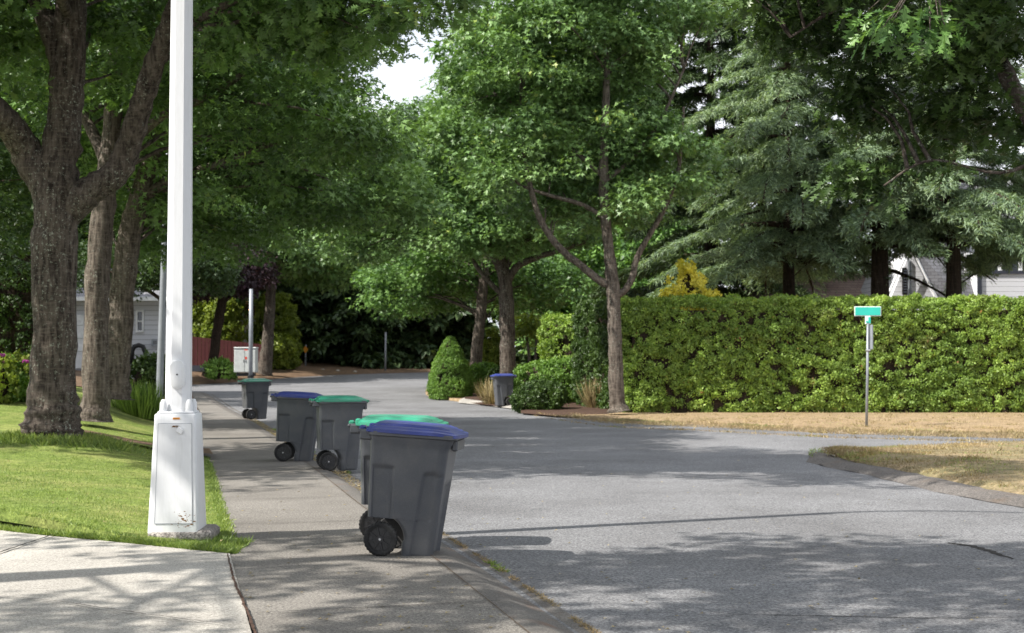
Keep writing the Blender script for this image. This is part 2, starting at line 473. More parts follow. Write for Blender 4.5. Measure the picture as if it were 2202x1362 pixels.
def cull(P, dapple=0.0, sunc=True, sky_ok=True, clear=CLEAR):
    keep = np.ones(len(P), bool)
    gx, gy = shade_pt(P)
    if sunc:
        for poly in LIT: keep &= ~in_poly(gx, gy, poly)
    if sky_ok:
        u, v = topx(P)
        for poly in clear:
            far = 1e9
            if isinstance(poly, tuple): poly, far = poly
            keep &= ~((P[:, 1] > 2) & (P[:, 1] < far) & in_poly(u, v, poly))
    if dapple:
        for i in np.nonzero(keep)[0]:
            if mnoise.noise(Vector((gx[i] * .75, gy[i] * .75, 3.3))) + .5 * mnoise.noise(Vector((gx[i] * 2.1, gy[i] * 2.1, 7.3))) > dapple: keep[i] = False
    return keep
def spray_leaves(C, r, per, size, rng, up=.55, droop=.5, flat=.42):
    n = len(C) * per
    c = np.repeat(C, per, axis=0); rr = np.repeat(r, per)[:, None]
    off = rng.normal(size=(n, 3)); off /= np.linalg.norm(off, axis=1, keepdims=True); off = off * (rng.random((n, 1)) ** .42) * np.array([1.0, 1.0, flat]); off[:, 2] -= .22 * (off[:, 0] ** 2 + off[:, 1] ** 2)
    P = c + off * rr
    D = off * np.array([1, 1, .6]) + rng.normal(size=(n, 3)) * .45; D[:, 2] -= droop * rng.random(n)
    Nn = rng.normal(size=(n, 3)) * .42 + off * .35; Nn[:, 2] += up + .5
    sz = size * (.65 + .7 * rng.random(n))
    return P, D, Nn, sz
def blob_points(blobs, n, rng, shell=2.4, lump=.9, thr=-.12):
    """blobs: (centre, radii) -> clump centres spread through the volume, thinned by lumpy noise"""
    vol = np.array([b[1][0] * b[1][1] * b[1][2] for b in blobs]) ** .75; vol /= vol.sum()
    out = []
    for (c, rd), f in zip(blobs, vol):
        m = int(n * f * 1.9) + 4
        d = rng.normal(size=(m, 3)); d /= np.linalg.norm(d, axis=1, keepdims=True)
        p = d * (rng.random((m, 1)) ** (1 / shell)) * np.array(rd) + np.array(c)
        k_ = [mnoise.noise(Vector(q) * lump + Vector((9, 4, 2))) > thr + .12 * (random.random() - .5) for q in p]
        p = p[np.array(k_)]
        out.append(p[:int(n * f) + 2])
    return np.concatenate(out)
random.seed(4)

def branches_to(mb, C, axis_pts, rng, n, r0=.05, seg=4):
    if len(C) == 0: return
    idx = rng.choice(len(C), min(n, len(C)), replace=False)
    A = [Vector(a) for a in axis_pts]
    for i in idx:
        e = Vector(C[i]); cand = [a for a in A if a.z < e.z + .4] or A[:1]
        s_ = min(cand, key=lambda a: (a - e).length + .35 * abs(e.z - a.z - 1.0))
        L_ = (e - s_).length
        if L_ < .3: continue
        pts = []
        for t in (0, .25, .5, .75, 1):
            q = s_.lerp(e, t); q.z += L_ * .10 * math.sin(t * math.pi) - 0
            q += Vector(rng.normal(size=3)) * L_ * .03 * (t * (1 - t) * 4)
            pts.append(q)
        r = min(r0, .012 + L_ * .011)
        mb.tube(pts, [r, r * .8, r * .6, r * .42, r * .2], seg, cap=False)
def oak_tree(name, label, cat, base, limbs, blobs, n, cr, per, lsize, shape, mat, bark='bark_oak', seed=1, group=None, dapple=0, docull=True, nbr=60, thr=-.12, seg=14, shell=2.4, clear=CLEAR, lump=.9, sunc=True):
    """limbs: list of [(Vector, radius)...]; the first is the trunk"""
    rng = np.random.default_rng(seed)
    t = thing(name, label, cat, base, 0, group)
    mb = MB(); axis = []
    for li, lb in enumerate(limbs):
        sp_ = smooth_path([(*p, r) for p, r in lb], 5)
        pts = [Vector(q[:3]) for q in sp_]; rd = [q[3] for q in sp_]
        mb.tube(pts, rd, seg if li == 0 else max(6, seg - 4), jag=.22 if rd[0] > .12 else .1)
        axis += [p for p, r in zip(pts, rd) if p.z > base[2] + 2]
    C = blob_points(blobs, n, rng, shell=shell, thr=thr, lump=lump)
    if docull: C = C[cull(C, dapple, clear=clear, sunc=sunc)]
    branches_to(mb, C, axis or [pts[-1]], rng, nbr)
    vs = [v - Vector(base) for v in mb.v]
    mesh_obj('trunk', vs, mb.f, bark, t, True)
    P, D, Nn, sz = spray_leaves(C, cr * (.7 + .6 * rng.random(len(C))), per, lsize, rng)
    b = np.array(base)
    tone = np.repeat(rng.random(len(C)), per) * .6 + rng.random(len(P)) * .4
    o = bulk('crown', P - b, D, Nn, sz, shape, mat, None, rng, rnd=tone)
    o.parent = t
    return t
def pxl(pts, Y):     # (px,py,r_px[,dY]) -> [(Vector, radius m)]
    return [(at(p[0], p[1], Y + (p[3] if len(p) > 3 else 0)), pm(p[2], Y)) for p in pts]
def bl(px, py, Y, rx, ry, rd): return (tuple(at(px, py, Y)), (pm(rx, Y), rd, pm(ry, Y)))
#MARK_SETTING
# ================================================================== THE SETTING
RZ = -.08                                   # road surface lies below the pavement
def grid_sheet(name, x0, x1, y0, y1, nx, ny, zf, mat):
    vs = [(x0 + (x1 - x0) * i / nx, y0 + (y1 - y0) * j / ny) for j in range(ny + 1) for i in range(nx + 1)]
    vs = [(x, y, zf(x, y)) for x, y in vs]
    fs = [(j * (nx + 1) + i, j * (nx + 1) + i + 1, (j + 1) * (nx + 1) + i + 1, (j + 1) * (nx + 1) + i) for j in range(ny) for i in range(nx)]
    return struct(mesh_obj(name, vs, fs, mat, None, True))
grid_sheet('ground', -900, 900, -100, 1500, 60, 160, lambda x, y: base_z(y) - .25, 'soil')
grid_sheet('road', -45, 45, -6, 112, 60, 118, lambda x, y: base_z(y) + RZ, 'asphalt')

ys = np.concatenate([np.arange(2, 30, .35), np.arange(30, 61.2, 1.0)])
IN = [(xi(y), y) for y in ys]
LF = [(xl(y), y) for y in ys]
def smooth_curve(c, k=5):
    c = np.array(c); out = c.copy()
    for _ in range(k):
        out[1:-1] = (out[:-2] + 2 * out[1:-1] + out[2:]) / 4
    return [tuple(q) for q in out]
IN, LF = smooth_curve(IN), smooth_curve(LF)
def wob(x, y, a=.006): return a * mnoise.noise(Vector((x * .8, y * .8, 0)))
struct(ribbon('sidewalk', LF, [(x + .001, y) for x, y in IN], 8, lambda x, y, t: base_z(y) + wob(x, y) + .001, 'pavement_concrete'))
# rolled kerb and gutter
KP = [(0, .0), (.10, .0), (.16, -.008), (.22, -.03), (.30, -.062), (.38, -.082), (.42, -.080), (.50, -.069), (.52, -.095)]
vs, fs = [], []
for (x, y) in IN:
    for o_, z_ in KP: vs.append((x + o_ * 1.02, y + o_ * .25, base_z(y) + z_ + wob(x, y, .004)))
m_ = len(KP)
for i in range(len(IN) - 1):
    for j in range(m_ - 1):
        q = i * m_ + j; fs.append((q, q + 1, q + m_ + 1, q + m_))
struct(mesh_obj('rolled_kerb', vs, fs, 'gutter_concrete', None, True))

# driveway crossing the near left corner, front edge of the lawn
DE = smooth_path([(-2.42, 12.25), (-3.0, 12.62), (-3.8, 13.15), (-5.05, 13.95), (-8, 16.1), (-16, 22.0)], 6)[:, :2]
DN = smooth_path([(-1.30, 7.6), (-1.75, 7.3), (-2.6, 7.0), (-4.2, 6.7), (-8, 6.3), (-16, 6)], 6)[:, :2]
# near side edge follows the pavement joint
jt = [(xl(y) - .02, y) for y in np.linspace(12.25, 4, 24)]
struct(ribbon('driveway', DE, [(a[0] + 1.6, 3.0) if i else (xl(3) - .02, 3.0) for i, a in enumerate(DE)], 20,
              lambda x, y, t: .012 + wob(x, y, .008), 'driveway_concrete'))
# lawn
LY = np.concatenate([np.arange(12.35, 34, .4), np.arange(34, 60.6, 1.2)])
LR = [(xl(y) - .0, y) for y in LY]
def left_end(i, n, y): 
    t = i / (n - 1); return (-34, 34.5 + 42 * t)
LLn = [left_end(i, len(LY), y) for i, y in enumerate(LY)]
def lawn_z(x, y, t): return mound(x, y) + .012 * mnoise.noise(Vector((x * 1.3, y * 1.3, 1))) - (.05 if t == 0 else 0)
def drive_far(y): pass
vs, fs = [], []
NB = 60
for (a, b) in zip(LR, LLn):
    for j in range(NB + 1):
        t = (j / NB) ** 1.8; x = a[0] + (b[0] - a[0]) * t; y = a[1] + (b[1] - a[1]) * t
        edge = a[1] - 12.35
        vs.append((x, y, lawn_z(x, y, t)))
for i in range(len(LR) - 1):
    for j in range(NB):
        q = i * (NB + 1) + j; fs.append((q, q + NB + 1, q + NB + 2, q + 1))
# skirt along the driveway so that the turf has an edge
b0 = len(vs)
for j in range(NB + 1): v_ = vs[j]; vs.append((v_[0] + .01, v_[1] - .02, v_[2] - .12))
for j in range(NB): fs.append((j, j + 1, b0 + j + 1, b0 + j))
lawn = struct(mesh_obj('lawn', vs, fs, 'lawn_grass', None, True))
# concrete path off the pavement between the two pieces of lawn
PA = [(-4.95, 23.6), (-5.6, 23.9), (-6.4, 24.5), (-7.4, 25.3), (-9, 26.4)]
PB = [(-5.35, 25.2), (-5.8, 25.3), (-6.5, 25.8), (-7.4, 26.6), (-9, 27.8)]
struct(ribbon('path', smooth_path(PA, 5)[:, :2], smooth_path(PB, 5)[:, :2], 14, lambda x, y, t: mound(x, y) + .075, 'verge_soil'))
# planting bed at the back of the lawn
A = smooth_path([tuple(at(px, 0, 43)[:2]) for px in (-150, 0, 180, 300, 420)], 4)[:, :2]
struct(ribbon('garden_soil', [(q[0], 44 + .4 * math.sin(q[0] * 2)) for q in A], [(q[0] * 1.4, 60) for q in A], 10, lambda x, y, t: mound(x, y) + .05 + .03 * mnoise.noise(Vector((x, y, 0))), 'verge_soil'))

# far verge beyond the bend
FE = smooth_path(gp([(180, 838), (300, 832), (410, 828), (500, 823), (620, 813), (750, 806), (930, 801), (1100, 799)], RZ), 5)[:, :2]
FB = [(x * 1.7, y + 38) for x, y in FE]
struct(ribbon('far_verge', FE, FB, 30, lambda x, y, t: base_z(y) + RZ + .12 * sm(0, .02, t) + .7 * sm(.05, .5, t) + .05 * mnoise.noise(Vector((x * .7, y * .7, 0))), 'verge_soil'))

# right verge of parched grass, from the island round to the side street
RE = smooth_path(gp([(1010, 818), (950, 828), (918, 843), (922, 853), (960, 861), (1040, 870), (1105, 878), (1170, 888), (1300, 906), (1500, 914), (1800, 928), (2202, 938)], RZ) + [(25, 27.5)], 6)[:, :2]
RB = [(x + .35 * max(0, 60 - y) * .2, y + 40) for x, y in RE]
_re = sorted([(q[0], q[1]) for q in RE if q[0] > -3.0])
def edge_y(x): return float(np.interp(x, [q[0] for q in _re], [q[1] for q in _re]))
def vz(x, y): return base_z(y) + RZ + .10 + .05 * sm(.5, 7, y - edge_y(x))
def verge_z(x, y, t): return (vz(x, y) - (.10 if t < 1e-6 else 0)) + .02 * mnoise.noise(Vector((x * .9, y * .9, 0)))
vs, fs = [], []; NV = 46
for a, b in zip(RE, RB):
    for j in range(NV + 1):
        t = (j / NV) ** 2; x = a[0] + (b[0] - a[0]) * t; y = a[1] + (b[1] - a[1]) * t
        vs.append((x, y, verge_z(x, y, t)))
for i in range(len(RE) - 1):
    for j in range(NV): q = i * (NV + 1) + j; fs.append((q, q + 1, q + NV + 2, q + NV + 1))
rv = struct(mesh_obj('dry_verge', vs, fs, 'dry_grass', None, True))
if rv.data.polygons[5].normal.z < 0: rv.data.flip_normals()
# mulch under the shrubs
struct(ribbon('mulch_bed', gp([(1120, 880), (1200, 886), (1300, 888), (1350, 884)], .1), [(x * 1.2, y + 9) for x, y in gp([(1120, 880), (1200, 886), (1300, 888), (1350, 884)], .1)], 8,
              lambda x, y, t: vz(x, y) + .035 - (.08 if t == 0 else 0), 'bark_mulch'))
struct(ribbon('mulch_bed', gp([(1000, 858), (1050, 864), (1100, 868)], .1), [(x * 1.2, y + 9) for x, y in gp([(1000, 858), (1050, 864), (1100, 868)], .1)], 8,
              lambda x, y, t: vz(x, y) + .035 - (.08 if t == 0 else 0), 'bark_mulch'))
# light concrete driveway strip by the far cart
struct(ribbon('driveway', gp([(985, 868), (1040, 873), (1095, 880), (1180, 893)], RZ), gp([(1000, 862), (1050, 865), (1112, 869), (1185, 876)], RZ), 4, lambda x, y, t: base_z(y) + RZ + .03 + .10 * sm(0, .3, t), 'driveway_concrete'))
# parched island on the right with its rolled asphalt kerb
IU = smooth_path(gp([(1796, 979), (1830, 973), (1920, 965), (2050, 957), (2202, 952)], 0) + [(16, 29.0), (26, 27)], 6)[:, :2]
IW = smooth_path(gp([(1796, 981), (1840, 994), (1950, 1014), (2090, 1044), (2202, 1064)], 0) + [(7.6, 13.0), (9.5, 8.0)], 6)[:, :2]
struct(ribbon('dry_island', IU, IW, 26, lambda x, y, t: RZ + .06 * sm(0, .03, t) * sm(1, .97, t) + .10 * math.sin(t * math.pi) + .05 + .02 * mnoise.noise(Vector((x * 1.2, y * 1.2, 3))), 'dry_green_grass'))
KW = []
for i, q in enumerate(IW):
    d = IW[min(i + 1, len(IW) - 1)] - IW[max(i - 1, 0)]; d /= np.linalg.norm(d)
    nrm = np.array([d[1], -d[0]]);  nrm = nrm if nrm[0] < 0 else -nrm
    KW.append(q + nrm * (.50 + .10 * mnoise.noise(Vector((q[0] * 1.5, q[1] * 1.5, 0)))))
KW[0] = np.array(gnd(1738, 974, RZ)[:2]); KW[1] = (KW[0] + KW[3]) / 2; 
struct(ribbon('asphalt_kerb', KW, IW, 8, lambda x, y, t: RZ + .006 + .075 * math.sin(min(1, t * 1.15) * math.pi * .62) + .02 * mnoise.noise(Vector((x * 3, y * 3, 3))), 'kerb_asphalt'))

# markings and cracks
def strip(name, pts, wd, z, mat, jag=.35, seed=0, n=10):
    rng = random.Random(seed); P = smooth_path([tuple(p[:2]) for p in pts], n); vs, fs = [], []
    for i, p in enumerate(P):
        d = P[min(i + 1, len(P) - 1)] - P[max(i - 1, 0)]; d /= np.linalg.norm(d) + 1e-9; nn = np.array([-d[1], d[0]])
        e = math.sin(math.pi * i / (len(P) - 1)) ** .4 if jag else 1
        a = wd * .5 * e * (1 + jag * rng.uniform(-1, 1)); b = wd * .5 * e * (1 + jag * rng.uniform(-1, 1)); c_ = wd * jag * rng.uniform(-.6, .6)
        for s_ in (-a + c_, b + c_): q = p + nn * s_; vs.append((q[0], q[1], (z(q[0], q[1]) if callable(z) else z + base_z(q[1]))))
    for i in range(len(P) - 1): fs.append((2 * i, 2 * i + 1, 2 * i + 3, 2 * i + 2))
    o = mesh_obj(name, vs, fs, mat)
    if o.data.polygons[0].normal.z < 0: o.data.flip_normals()
    return struct(o)
rz = RZ + .004
strip('stop_line', gp([(1795, 929), (1840, 931.5), (1885, 933)], RZ), .28, rz, 'line_white', .1)
strip('road_crack', gp([(2036, 1168), (2070, 1172), (2110, 1181), (2140, 1190), (2180, 1204)], RZ), .075, rz, 'crack_dark', .5, 2)
strip('road_crack', gp([(2180, 1204), (2230, 1208), (2290, 1212)], RZ), .012, rz, 'crack_dark', .5, 2)
strip('road_crack', gp([(1560, 1322), (1800, 1326), (2000, 1330), (2210, 1328)], RZ), .012, rz, 'crack_dark', .6, 3, 20)
strip('driveway_crack', gp([(-60, 1212), (10, 1190), (70, 1170), (133, 1149)]), .022, lambda x, y: .026, 'crack_dark', .5, 5)
strip('driveway_crack', gp([(-40, 1286), (120, 1300), (300, 1326), (500, 1352)]), .014, lambda x, y: .024, 'kerb_asphalt', .7, 6, 20)
strip('pavement_joint', [(xl(y) - .02, y) for y in np.linspace(6, 12.25, 9)], .02, lambda x, y: .0215, 'bark_mulch', .3, 7)
strip('pavement_joint', [(x + .0, y) for x, y in IN[8:70:2]], .010, .012, 'soil', .3, 8, 4)
for i, yy in enumerate((7.6, 9.4, 11.9, 14.4, 16.9, 19.4, 21.9, 24.6, 28, 31.5, 35)):
    strip('pavement_joint', [(xl(yy), yy), ((xl(yy) + xi(yy)) / 2, yy + .25), (xi(yy), yy + .5)], .012, .011, 'crack_dark', .3, 9 + i)
# rocks of the far verge
for i, (px, py, r) in enumerate(((668, 799, 5), (690, 800, 6), (705, 799, 4), (722, 801, 5), (640, 801, 4), (760, 803, 4), (612, 803, 4))):
    p = gnd(px, py); bm = bmesh.new(); bmesh.ops.create_icosphere(bm, subdivisions=2, radius=1)
    for v_ in bm.verts:
        v_.co *= 1 + .35 * mnoise.noise(v_.co * 1.3 + Vector((i * 3, 0, 0))); v_.co.z *= .55
        v_.co *= pm(r, p.y)
    me = bpy.data.meshes.new('rock'); bm.to_mesh(me); bm.free(); o = bpy.data.objects.new('rock', me); COL.objects.link(o); me.materials.append(MATS['rock'])
    o.location = (p.x, p.y + .9, base_z(p.y) + RZ + .17)
    tag(o, ['pale rock at the foot of the orange marker post', 'largest pale rock right of the orange marker post', 'small pale rock between two larger ones on the far verge',
            'pale rock right of the row by the marker post', 'small rock left of the marker post on the far verge', 'lone small rock below the dark evergreens on the far verge', 'leftmost small rock on the far verge by the leaning trunk'][i], 'rock', 'rocks along the far verge')

# ================================================================== GARBAGE CARTS
def cart_xr(z):
    if z < .322:
        if z < .145: return .172
        return math.sqrt(max(0, .196 ** 2 - (z - .145) ** 2)) * .96
    return -.135 - .01 * (z - .322)
def cart_xf(z): return .445 + .095 * (z / 1.0) + (.03 * sm(.9, 1.03, z))
def cart_hw(z): return .232 + .062 * z + .012 * sm(.92, 1.03, z)
def cart_body():
    zs = [0.0, .012, .04, .08, .12, .145, .175, .205, .235, .26, .28, .295, .308, .3215, .3225, .335, .36, .4, .44, .48, .52, .56, .60, .64, .67, .69, .705, .72, .735, .75, .765, .78, .795, .81, .84, .88, .91, .94, .96, .98, 1.0, 1.02, 1.035]
    NS, NC, NF = 46, 5, 12; vs = []
    def ring(z):
        xr, xf, hw = cart_xr(z), cart_xf(z), cart_hw(z)
        if z < .01: xr += .012; xf -= .015; hw -= .015
        r = .045; rf = .075; pts = []
        def side(sgn, rev):
            out = []
            for i in range(NS):
                x = xr + r + (xf - rf - xr - r) * i / (NS - 1)
                d = 0
                mL = sm(.085, .062, x) * sm(.775, .75, z) * (1 if z > .32 else 0)
                xg = .25 + .09 * (z / .73)
                mR = sm(xg - .008, xg + .014, x) * sm(.745, .715, z + .25 * max(0, .05 - (x - xg)))
                gL = math.exp(-((x - .072) / .011) ** 2) * sm(.77, .75, z) * (1 if z > .32 else 0)
                d = .018 * mL + .022 * mR + .006 * gL
                # the whole middle is slightly crowned
                cxx = (x - xr) / (xf - xr)
                d -= .008 * math.sin(math.pi * max(0, min(1, cxx)))
                out.append((x, sgn * (hw - d), z))
            return out[::-1] if rev else out
        def corner(cx_, cy_, rad, a0, a1, dd=0):
            return [(cx_ + rad * math.cos(a0 + (a1 - a0) * i / (NC + 1)), cy_ + (rad - dd) * math.sin(a0 + (a1 - a0) * i / (NC + 1)), z) for i in range(1, NC + 1)]
        P = side(-1, False)
        P += corner(xf - rf, -(hw - rf), rf, -math.pi / 2, 0, .012 if z < .72 else 0)
        for i in range(NF):
            y = -(hw - rf) + 2 * (hw - rf) * i / (NF - 1); d = .03 * sm(.66, .60, z) * sm(.17, .15, abs(y))
            P.append((xf - d, y, z))
        P += corner(xf - rf, hw - rf, rf, 0, math.pi / 2, .012 if z < .72 else 0)
        P += side(1, True)
        P += corner(xr + r, hw - r, r, math.pi / 2, math.pi)
        for i in range(NF): P.append((xr, (hw - r) - 2 * (hw - r) * i / (NF - 1), z))
        P += corner(xr + r, -(hw - r), r, math.pi, 1.5 * math.pi)
        return P
    rings = [ring(z) for z in zs]; m = len(rings[0])
    vs = [v for r_ in rings for v in r_]; fs = [tuple(range(m - 1, -1, -1))]
    for i in range(len(rings) - 1):
        for j in range(m): fs.append((i * m + j, i * m + (j + 1) % m, (i + 1) * m + (j + 1) % m, (i + 1) * m + j))
    return vs, fs
def rrect(x0, x1, hw, r, z, n=5):
    out = []
    for (cx_, cy_, a0) in ((x1 - r, -hw + r, -90), (x1 - r, hw - r, 0), (x0 + r, hw - r, 90), (x0 + r, -hw + r, 180)):
        for i in range(n + 1): a = R(a0 + 90 * i / n); out.append((cx_ + r * math.cos(a), cy_ + r * math.sin(a), z))
    return out
def loft(mb, rings, cap0=False, cap1=False):
    m = len(rings[0]); vs = [v for r in rings for v in r]; fs = []
    for i in range(len(rings) - 1):
        for j in range(m): fs.append((i * m + j, i * m + (j + 1) % m, (i + 1) * m + (j + 1) % m, (i + 1) * m + j))
    if cap0: fs.append(tuple(range(m - 1, -1, -1)))
    if cap1: fs.append(tuple((len(rings) - 1) * m + j for j in range(m)))
    mb.add(vs, fs)
def cyl_y(mb, c, r, y0, y1, seg=32, r2=None):
    c = Vector(c); a = [(c.x + r * math.cos(2 * math.pi * i / seg), y0, c.z + r * math.sin(2 * math.pi * i / seg)) for i in range(seg)]
    b = [(c.x + (r2 or r) * math.cos(2 * math.pi * i / seg), y1, c.z + (r2 or r) * math.sin(2 * math.pi * i / seg)) for i in range(seg)]
    fs = [(i, (i + 1) % seg, seg + (i + 1) % seg, seg + i) for i in range(seg)] + [tuple(range(seg - 1, -1, -1)), tuple(range(seg, 2 * seg))]
    mb.add(a + b, fs)
def shade_auto(o, ang=35):
    me = o.data; me.polygons.foreach_set('use_smooth', [True] * len(me.polygons))
    try: me.set_sharp_from_angle(angle=R(ang))
    except Exception: pass
    return o
def make_cart(name, label, lid_mat, loc, yaw, tilt=0, group='garbage carts put out along the street'):
    t = thing(name, label, 'garbage cart', loc, 0, group)
    t.rotation_euler = (0, tilt, yaw)
    v_, f_ = cart_body(); shade_auto(mesh_obj('body', v_, f_, 'cart_grey', t, True), 50)
    mb = MB()                                   # rim flange all round, lift lip at the front, rear hinge beam
    x0, x1, hw = -.165, .615, .335
    loft(mb, [rrect(x0 + .03, x1 - .05, hw - .04, .08, 1.015), rrect(x0 + .005, x1 - .015, hw - .012, .085, 1.022), rrect(x0, x1, hw, .09, 1.03), rrect(x0, x1, hw, .09, 1.062), rrect(x0 + .02, x1 - .02, hw - .02, .08, 1.066)], True, True)
    mb.box((.575, 0, .975), (.052, .40, .10), None, 1.0, .012)
    mb.box((-.20, 0, 1.045), (.10, .54, .045), None, 1, .014)
    for s_ in (-1, 1): mb.box((-.185, s_ * .255, 1.02), (.11, .035, .085), None, 1, .012)
    shade_auto(mb.build('rim', 'cart_grey', t), 40)
    hb = MB(); hb.tube([(-.245, -.27, 1.05), (-.25, -.13, 1.053), (-.25, .13, 1.053), (-.245, .27, 1.05)], [.017] * 4, 10); hb.build('handle', 'cart_grey', t, True)
    # lid: a lip, a low dome and raised ribs running from hinge to front
    lx0, lx1, lhw = -.215, .645, .352; NU, NW = 44, 36; vs, fs = [], []
    def lz(u, v):
        e = (1 - abs(u) ** 5) * (1 - abs(v) ** 5)
        z = 1.080 + .010 * e ** .4
        if abs(v) < .86: z += .012 * sm(.90, .86, abs(u))
        if abs(v) < .66: z += .014 * sm(.84, .78, abs(u + .04))
        if abs(v) < .40: z += .010 * sm(.74, .66, abs(u + .1))
        if abs(v) < .62 and (abs(v) % .20) < .08: z += .006 * sm(.74, .66, abs(u + .06))
        z += .010 * (1 - (u + .3) ** 2) * e
        z -= .012 * sm(.5, 1.0, u)
        return z
    for i in range(NU + 1):
        for j in range(NW + 1):
            u = -1 + 2 * i / NU; v = -1 + 2 * j / NW
            k_ = .86; m_ = max(abs(u), abs(v)) + 1e-9
            # squircle mapping rounds the corners
            uu = u * math.sqrt(max(0, 1 - .22 * v * v * (abs(u) ** 2))); vv = v * math.sqrt(max(0, 1 - .22 * u * u * (abs(v) ** 2)))
            vs.append(((lx0 + lx1) / 2 + uu * (lx1 - lx0) / 2, vv * lhw, lz(u, v)))
    for i in range(NU):
        for j in range(NW):
            q = i * (NW + 1) + j; fs.append((q, q + NW + 1, q + NW + 2, q + 1))
    per = [i * (NW + 1) for i in range(NU + 1)] + [NU * (NW + 1) + j for j in range(1, NW + 1)] + [i * (NW + 1) + NW for i in range(NU - 1, -1, -1)] + [j for j in range(NW - 1, 0, -1)]
    b0 = len(vs); n_ = len(per)
    for dz, o_ in ((-.026, .004), (-.028, -.02)):
        for p in per: q = vs[p]; c_ = Vector(((lx0 + lx1) / 2, 0, q[2])); d = (Vector(q) - c_); d.normalize(); vs.append((q[0] + d.x * o_, q[1] + d.y * o_, q[2] + dz - (.004 if dz < -.027 else 0)))
    for i in range(n_):
        a, b = per[i], per[(i + 1) % n_]; fs.append((a, b, b0 + (i + 1) % n_, b0 + i)[::-1] if False else (a, b0 + i, b0 + (i + 1) % n_, b))
        fs.append((b0 + i, b0 + n_ + i, b0 + n_ + (i + 1) % n_, b0 + (i + 1) % n_))
    lid = shade_auto(mesh_obj('lid', vs, fs, lid_mat, t), 24)
    for s_ in (-.19, .19): hg = MB(); hg.box((-.232, s_, 1.075), (.05, .075, .045), None, 1, .012); hg.build('hinge', lid_mat, lid)
    ax = MB(); cyl_y(ax, (0, 0, .145), .012, -.262, .262, 12); ax.build('axle', 'zinc', t)
    for s_ in (-1, 1):
        yo = s_ * .292; yi = s_ * .226; wm = MB(); seg = 52; c = (0, 0, .145)
        prof = [(.100, yo - s_ * .004), (.125, yo), (.138, yo - s_ * .003), (.145, yo - s_ * .012), (.145, yi + s_ * .012), (.135, yi), (.02, yi)]
        rings = []
        for i in range(seg):
            a = 2 * math.pi * i / seg; row = []
            for q, (rr, yy) in enumerate(prof):
                kn = 1.0
                if q in (2, 3, 4): kn = 1.022 if (i % 2 == 0) else .972
                row.append((c[0] + rr * kn * math.cos(a), yy, c[2] + rr * kn * math.sin(a)))
            rings.append(row)
        m_ = len(prof); vv = [p for r_ in rings for p in r_]; ff = []
        for i in range(seg):
            for j in range(m_ - 1): ff.append((i * m_ + j, i * m_ + j + 1, ((i + 1) % seg) * m_ + j + 1, ((i + 1) % seg) * m_ + j))
        wh = mesh_obj('wheel', vv, ff, 'tyre_black', t)
        dm = MB(); cyl_y(dm, c, .101, yo - s_ * .022, yo - s_ * .013, 40)
        for q in range(8):
            a = 2 * math.pi * (q + .35) / 8; rot = Matrix.Rotation(-a, 3, 'Y')
            dm.box((c[0] + .062 * math.cos(a), yo - s_ * .008, c[2] + .062 * math.sin(a)), (.078, .014, .009), rot)
            a2 = a + .39; dm.box((c[0] + .078 * math.cos(a2), yo - s_ * .012, c[2] + .078 * math.sin(a2)), (.03, .006, .04), Matrix.Rotation(-a2, 3, 'Y'))
        cyl_y(dm, c, .030, yo - s_ * .02, yo + s_ * .001, 24)
        dm.build('rim', 'rim_black', wh)
        hc = MB(); cyl_y(hc, c, .013, yo - s_ * .002, yo + s_ * .007, 16, .010); hc.build('hub_cap', 'zinc', wh)
    return t
# near wheel touches the ground at the given pixel; origin lies half a track further back
def cart_at(px, py, yaw, z=0.0):
    p = gnd(px, py, z); off = Vector((math.sin(yaw) * .28 * 1, math.cos(yaw) * .28, 0)); off.x = -off.x
    return (p.x + off.x, p.y + off.y, p.z + .002)
y1 = R(-7)
make_cart('garbage_cart', 'dark grey wheeled cart with blue lid, nearest of all, its wheel and side facing us', 'lid_blue', cart_at(815, 1197, y1), y1, R(3.6))
y2 = R(-3)
q2 = cart_at(791, 1165, y2); q2 = (q2[0] + .06, q2[1], q2[2] + .01)
make_cart('garbage_cart', 'green-lidded cart standing close behind the nearest blue-lidded cart', 'lid_green', q2, y2, R(.3))
y3 = R(1)
make_cart('garbage_cart', 'blue-lidded cart leaning over the kerb behind a green-lidded one', 'lid_blue', cart_at(607.6, 993, y3), y3, R(2.6))
y4 = R(13)
make_cart('garbage_cart', 'green-lidded cart overlapping the second blue-lidded cart on the kerb', 'lid_green', cart_at(707, 1014, y4, -.03), y4, R(-.5))
y5 = R(24)
make_cart('garbage_cart', 'farthest green-lidded cart on this side, alone beyond the other carts', 'lid_green', cart_at(541, 903, y5, -.02), y5, R(-1.5))
y6 = R(192)
p6 = gnd(1093, 873, -.0)
make_cart('garbage_cart', 'blue-lidded cart alone across the road beside the low bushes', 'lid_blue', (p6.x, p6.y + .3, p6.z), y6, 0)

# ================================================================== STREET LAMP (nearest, white)
bp_ = gnd(376, 1168)
lamp = thing('street_lamp', 'white octagonal lamp post on a tapered box with a padlocked door', 'street lamp', (bp_.x - .035, bp_.y + .25, 0), R(-9))
lamp.rotation_euler = (0, R(.08), R(3))
pad = MB(); pad.box((.06, .03, .04), (.58, .56, .14), None, 1, .03); shade_auto(pad.build('concrete_base', 'pad_aggregate', lamp), 60)
def frustum_rings(z0, z1, w0, w1, r, nz=8):
    out = []
    for i in range(nz + 1):
        t = i / nz; q = w0 + (w1 - w0) * t; ins = .02 if i == nz else 0
        out.append(rrect(-q + ins, q - ins, q - ins, r, z0 + (z1 - z0) * t, 4))
    return out
BH0, BH1 = .085, 1.175
bx = MB(); rg = frustum_rings(BH0, BH1, .234, .188, .028)
loft(bx, rg[:-1] + [rrect(-.189, .189, .189, .028, BH1 - .012, 4), rrect(-.178, .178, .178, .022, BH1, 4)], True, True)
